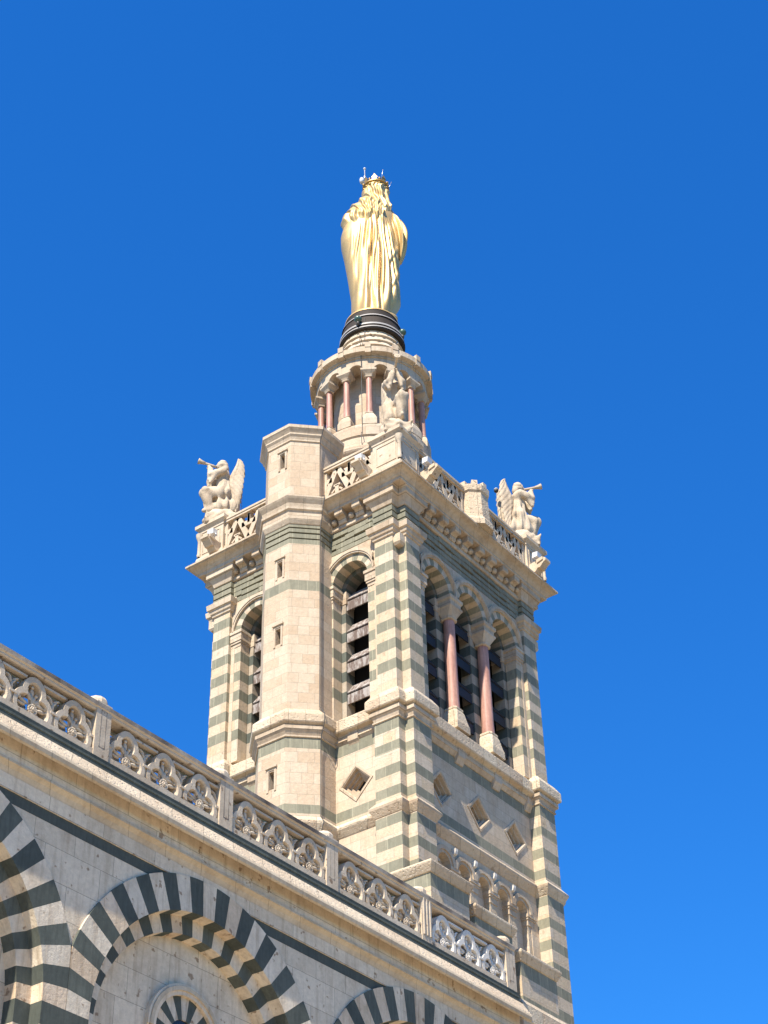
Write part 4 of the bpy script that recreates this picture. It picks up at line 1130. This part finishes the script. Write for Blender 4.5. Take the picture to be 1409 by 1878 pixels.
# ================================================================== SMALL THINGS
def cable(name, pts, r, m, label, cat, loc):
    o = MB(); o.tube(pts, r, m, 6)
    e = o.build(name); return tag(e, label, cat)
k8 = math.tan(PI/8)
def tcorner(a, z): return (-6-k8*a-.03, -a-.03, z)
pts = [(-1.9, -2.1, 34.6)]
pts = [tcorner(2.13, 25.95), tcorner(2.12, 25.7), tcorner(1.8, 25.2), tcorner(1.77, 24), tcorner(1.77, 21.6), tcorner(2.22, 21.3), tcorner(2.05, 20.7), tcorner(1.97, 20.2), tcorner(1.82, 19.6), tcorner(1.79, 18.5), tcorner(1.79, 9.5), tcorner(2.2, 8.95), tcorner(2.2, 8.5), tcorner(1.93, 7.9), tcorner(1.89, 7.2), tcorner(1.89, 4.0), tcorner(2.15, 3.6), tcorner(1.93, 3.2), tcorner(1.93, -4)]
cable('lightning_cable', pts, .022, CABLE, 'thin cable clipped down the edge of the stair turret', 'cable', None)
va = CA+R(-9)
def dpt(r, z): return (DX+r*math.cos(va), DY+r*math.sin(va), z)
pts = [dpt(1.75, 38.5), dpt(1.72, 37.6), dpt(2.35, 35.6), dpt(3.5, 35.5), dpt(3.52, 35.1), dpt(3.2, 34.7), dpt(3.2, 33.4), dpt(3.18, 29.9), dpt(3.27, 29.7), dpt(3.2, 28.6), dpt(3.55, 28.3), dpt(3.4, 27.5), dpt(3.62, 26)]
cable('drum_cable', pts, .02, CABLE, 'thin cable hanging down the front of the round drum', 'cable', None)
# mast on the crown
b = MB(); px = G(.02, 0, 0)
b.tube([G(.02, .1, 50.9), G(.02, .1, 51.8), G(-.0, .1, 53.5)], .035, METAL, 8)
mo = b.build('lightning_mast'); tag(mo, 'thin metal mast with small beacon fixed to the crown of the golden statue', 'mast')
b = MB(); b.ball(G(-.0, .1, 53.5), .09, WHITEBOX, 8); b.build('tip', mo)
b = MB(); b.lathe(G(-.2, .1, 0)[0], G(-.2, .1, 0)[1], [(.01, 52.05), (.13, 52.1), (.15, 52.3), (.12, 52.5), (.01, 52.55)], WHITEBOX, 14); b.build('beacon', mo)
b = MB(); b.tube([G(.02, .1, 52.3), G(-.2, .1, 52.3)], .03, METAL, 6); b.lathe(G(0, .1, 0)[0], G(0, .1, 0)[1], [(.01, 52.5), (.08, 52.52), (.08, 52.8), (.01, 52.82)], METAL, 12); b.build('bracket', mo)
# globe lamps on the dark pedestal
for th, lab in ((-128, 'green glass globe lamp on the left of the dark pedestal below the statue'), (-38, 'pale green globe lamp on the right edge of the dark pedestal below the statue')):
    a = R(th); c = G(.1+1.98*math.cos(a), 1.98*math.sin(a), 38.3)
    b = MB(); b.ball(c, .22, LAMPG, 12)
    o = b.build('globe_lamp'); tag(o, lab, 'lamp', 'globe lamps on the statue pedestal')
    b = MB(); c2 = G(.1+1.7*math.cos(a), 1.7*math.sin(a), 38.3)
    b.tube([c, c2], .05, METAL, 6); b.lathe(c[0], c[1], [(.01, 37.85), (.09, 37.88), (.09, 38.1), (.01, 38.12)], CABLE, 12); b.build('bracket', o)
# floodlights beside the gargoyle spouts
def floodlight(p, ax, label):
    f = MB(); x, y, z = p
    ux, uy = ax
    def F(s, d, q): return (x+s*(-uy)+d*ux, y+s*ux+d*uy, z+q)
    f.hexa([F(-.2, -.15, 0), F(.2, -.15, 0), F(.2, .16, .02), F(-.2, .16, .02), F(-.2, -.13, .34), F(.2, -.13, .34), F(.2, .2, .30), F(-.2, .2, .30)], WHITEBOX)
    o = f.build('floodlight'); tag(o, label, 'floodlight', 'white floodlights on the tower cornice')
    g2 = MB(); g2.hexa([F(-.17, -.17, .03), F(.17, -.17, .03), F(.17, -.14, .03), F(-.17, -.14, .03), F(-.17, -.155, .31), F(.17, -.155, .31), F(.17, -.12, .31), F(-.17, -.12, .31)], GLASS); g2.build('lens', o)
    g3 = MB(); g3.tube([F(-.23, 0, .15), F(-.23, 0, -.12), F(.23, 0, -.12), F(.23, 0, .15)], .02, METAL, 6); g3.build('yoke', o)
floodlight((-6.95, -4.45, 22.32), (-1, 0), 'white floodlight on the spout left of the nearest tower corner')
floodlight((-4.75, -6.85, 22.32), (0, -1), 'white floodlight on the spout right of the nearest tower corner')
floodlight((5.05, -6.85, 22.32), (0, -1), 'white floodlight below the angel on the right corner of the tower')
floodlight((-6.95, 5.05, 22.32), (-1, 0), 'white floodlight below the angel on the left corner of the tower')
# small dome camera and siren behind the angels' wings
for p, lab in (((-4.82, 5.05, 27.75), 'small black dome camera behind the wing of the left angel'), ((4.75, -4.9, 27.7), 'small black dome camera behind the wing of the right angel')):
    b = MB(); b.ball(p, .13, CABLE, 10); b.ball((p[0], p[1], p[2]+.10), .12, WHITEBOX, 8, (1, 1, .5)); o = b.build('dome_camera'); tag(o, lab, 'camera', 'dome cameras on poles behind the angels')
    b = MB(); b.tube([(p[0], p[1], 21.3), (p[0], p[1], p[2]-.1)], .015, METAL, 6); b.build('pole', o)

for o in list(bpy.data.objects):
    for k in ('_org', '_local'):
        if k in o: del o[k]
